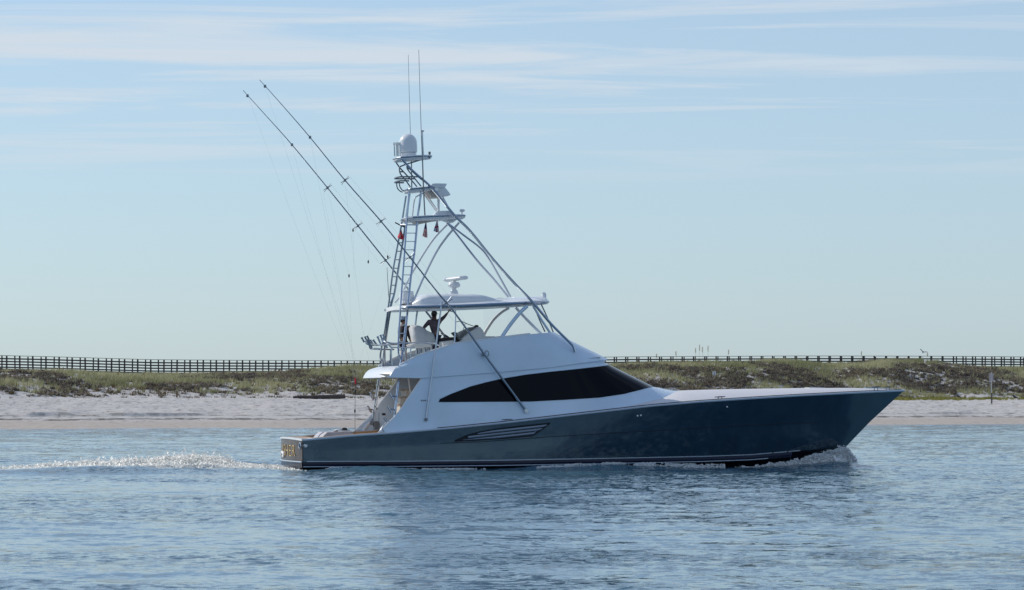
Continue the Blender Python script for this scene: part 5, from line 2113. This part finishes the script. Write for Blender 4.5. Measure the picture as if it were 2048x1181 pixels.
# separate tufts that stand alone at the foot of the dune
tuft_spots = [(18, 788), (64, 792), (85, 789), (125, 792), (195, 782), (262, 790), (277, 788), (322, 792), (367, 788), (392, 786), (405, 792), (447, 786), (480, 790),
              (500, 789), (553, 789), (632, 783), (690, 780), (735, 783), (1840, 790), (1880, 791), (1905, 790), (1950, 789), (1998, 792), (2020, 790)]
ORD = ('first second third fourth fifth sixth seventh eighth ninth tenth eleventh twelfth thirteenth fourteenth fifteenth sixteenth '
       'seventeenth eighteenth nineteenth twentieth').split()
for i, (px, py) in enumerate(tuft_spots):
    p = ground_hit(px, py)
    rr_ = random.Random(i)
    m = MB()
    s = 0.55 + 0.5 * rr_.random()
    for k in range(46):
        a = rr_.random() * 6.283
        r0 = rr_.random() ** .5 * s * .55
        b = Vector((math.cos(a) * r0, math.sin(a) * r0, -0.1))
        h = s * (0.35 + .5 * rr_.random()) * (1.15 - r0 / s)
        t = b + Vector((math.cos(a) * h * .7 + .08, math.sin(a) * h * .5, h))
        w = Vector((math.cos(a + 1.57), math.sin(a + 1.57), 0)) * .05
        m.add([b - w, b + w, t], [(0, 1, 2)])
    o = m.build('grass_tuft', M['tuft'], None, ang=None, fix=False)
    at = o.data.attributes.new('tint', 'FLOAT', 'POINT')
    at.data.foreach_set('value', [min(1, max(0, .15 + .5 * rr_.random())) for _ in o.data.vertices])
    o.location = p
    lab = (ORD[i] + ' lone brownish grass tuft from the left edge, on white sand below the dune' if px < 800 else
           ORD[sum(1 for q in tuft_spots[i:] if q[0] > 800) - 1] + ' small grass tuft from the right edge, at the dune foot beyond the bow')
    tag(o, lab, 'grass tuft', 'lone tufts at the foot of the dune')

# sea oats
oats = [(1216, 706, 730), (1312, 708, 735), (1353, 703, 732), (1391, 697, 730), (1398, 690, 730), (1406, 694, 732), (1416, 692, 732), (1456, 700, 730), (1594, 703, 722), (1601, 704, 722),
        (1336, 735, 752), (1355, 726, 744), (1377, 735, 752), (1409, 734, 760), (1331, 742, 756), (1345, 742, 752), (1275, 720, 736), (1287, 732, 742), (1293, 730, 742),
        (1960, 740, 757), (1956, 738, 752), (1947, 740, 752), (2033, 738, 752), (536, 716, 740), (236, 745, 764), (125, 735, 756), (289, 745, 764), (673, 717, 735), (1722, 703, 728), (1856, 706, 728)]
for i, (px, py0, py1) in enumerate(oats):
    g = ground_hit(px, py1)
    up_ = max((py1 - py0) * g.y / F, .8)
    m = MB()
    sway = 0.12 * math.sin(i * 2.1)
    m.tube([(0, 0, -.1), (sway * .3, 0, up_ * .6), (sway, 0, up_)], [.018, .014, .010], 5, mi=0)
    for k in range(7):
        z = up_ * (0.72 + .045 * k)
        m.tube([(sway * .8, 0, z), (sway * .8 + .07 * (-1) ** k, .02 * (k % 3), z - .03), (sway * .8 + .11 * (-1) ** k, 0, z - .14)], [.010, .026, .010], 5, mi=1)
    m.lathe([(.02, up_ * .72), (.038, up_ * .82), (.028, up_ * .95), (.01, up_ * 1.02)], (sway * .9, 0, 0), 6, mi=1)
    o = m.build('sea_oat', [M['stalk'], M['seed']], None)
    o.location = g
    kind_ = lambda q: (q[0] > 800, q[1] < 710)
    rank = sorted(q[0] for q in oats if kind_(q) == kind_(oats[i])).index(px)
    where = ('above the railing' if py0 < 710 else 'among the bushes') + (' right of the boat' if px > 800 else ' left of the boat')
    tag(o, ORD[rank] + ' sea oat stalk from the left ' + where, 'sea oat', 'sea oats on the dune')

# ------------------------------------------------------------------ beach furniture, log, birds
g = ground_hit(1983, 808)
sp_ = empty('sign_post', g)
tag(sp_, 'tall pale post with two small sign plates standing on the sand at far right', 'sign post')
hp = (808 - 745) * g.y / F
mpx = g.y / F
MB().tube([(0, 0, -.3), (0, 0, hp)], [.085, .07], 8).build('post', M['galv'], sp_)
MB().tube([(.02, 0, -.3), (.02, 0, hp * .34)], .105, 8).build('post_sleeve', M['wood'], sp_)
MB().box((-2.9 * mpx, -.12, hp * .84), (3.6 * mpx, .03, 16 * mpx), .01).build('sign_plate', M['signback'], sp_)
MB().box((2.2 * mpx, -.14, hp * .84), (2.4 * mpx, .03, 16 * mpx), .01).build('sign_plate', M['signback'], sp_)
g = ground_hit(1428.5, 762)
ss = empty('small_sign', g)
tag(ss, 'small white notice on a thin stake among the dune bushes', 'sign')
mpx = g.y / F
MB().tube([(0, 0.06, -.2), (0, 0.06, 16 * mpx)], .03, 6).build('stake', M['galv'], ss)
MB().box((0, 0, 14.5 * mpx), (6.6 * mpx, .04, 8.4 * mpx), .02).build('sign_plate', M['whitecloth'], ss)
m = MB()
for (cx_, cz_, w_) in ((0, 2.0, .8), (-.6, 0.4, .5), (.6, 0.4, .5), (0, -2.2, 1.6)):
    m.box((cx_ * mpx, -.03, (14.5 + cz_) * mpx), (w_ * 2 * mpx, .02, 1.1 * mpx))
m.build('sign_print', M['grey'], ss)
g0, g1 = ground_hit(613, 799), ground_hit(663, 798)
lg = (g1 - g0).length
m = MB()
rl = random.Random(4)
pts = [(lg * (i / 9 - .5), .08 * math.sin(i * 1.3), .20 + .10 * i / 9 + .02 * rl.random()) for i in range(10)]
m.tube(pts, [.16, .24, .26, .25, .27, .28, .27, .29, .30, .24], 9)
m.tube([pts[8], (pts[8][0] + .25, .1, .75)], [.08, .03], 6)
lo_ = m.build('driftwood_log', M['log'], None)
lo_.location = (g0 + g1) / 2 + Vector((0, 0, -.02))
tag(lo_, 'dark driftwood log lying on the sand below the dune left of the boat', 'log')


def bird(px, py, label, s=1.0, face=1):
    g = ground_hit(px, py)
    m = MB()
    body = [(-.26, 0, .16), (-.12, 0, .22), (.02, 0, .27), (.13, 0, .33), (.19, 0, .42), (.25, 0, .44), (.33, 0, .42)]
    body = [(a * face * s, b, c * s) for a, b, c in body]
    m.tube(smooth(body, 3), [x * s for x in np.interp(np.linspace(0, 1, 19), [0, .15, .4, .55, .68, .82, .9, 1], [.012, .05, .10, .09, .05, .055, .02, .006])], 8)
    m.tube([(-.16 * face * s, .06, .24 * s), (-.36 * face * s, 0, .10 * s)], [.06 * s, .015 * s], 6)
    o = m.build('bird', M['bird'], None)
    o.location = g
    for k in (-.03, .04):
        MB().tube([(.02 * face, k, -.02), (.03 * face, k, .2)], .012, 5).build('leg', M['bird'], o)
    tag(o, label, 'bird', 'dark birds on the sand')


bird(1918, 798.5, 'dark bird standing on the sand between the bow and the sign post', 1.25, -1)
bird(2031, 801.5, 'dark bird on the sand to the right of the sign post', 1.6, -1)
# gull over the boardwalk
Yg = 560.0
c = Vector(((1846 - 1024) / F * Yg, Yg, HC + (YH - 705) * Yg / F))
m = MB()
m.tube([(-.28, 0, -.08), (-.1, 0, -.02), (.1, 0, .02), (.25, 0, .05), (.34, 0, .04)], [.02, .08, .09, .06, .01], 8)
for sd in (-1, 1):
    rows = [[(.10, .05 * sd, .04), (.16, .35 * sd, .28), (.22, .75 * sd, .34)], [(-.10, .05 * sd, .02), (-.02, .35 * sd, .24), (.12, .75 * sd, .33)]]
    m.grid(rows)
    m.grid([[(p[0], p[1], p[2] - .025) for p in r] for r in rows])
gl_ = m.build('gull', M['gull'], None)
gl_.location = c
gl_.rotation_euler = (R(30), R(-35), R(60))
gl_.scale = (0.95, 0.95, 0.95)
tag(gl_, 'gull banking in the sky above the right part of the boardwalk', 'bird')
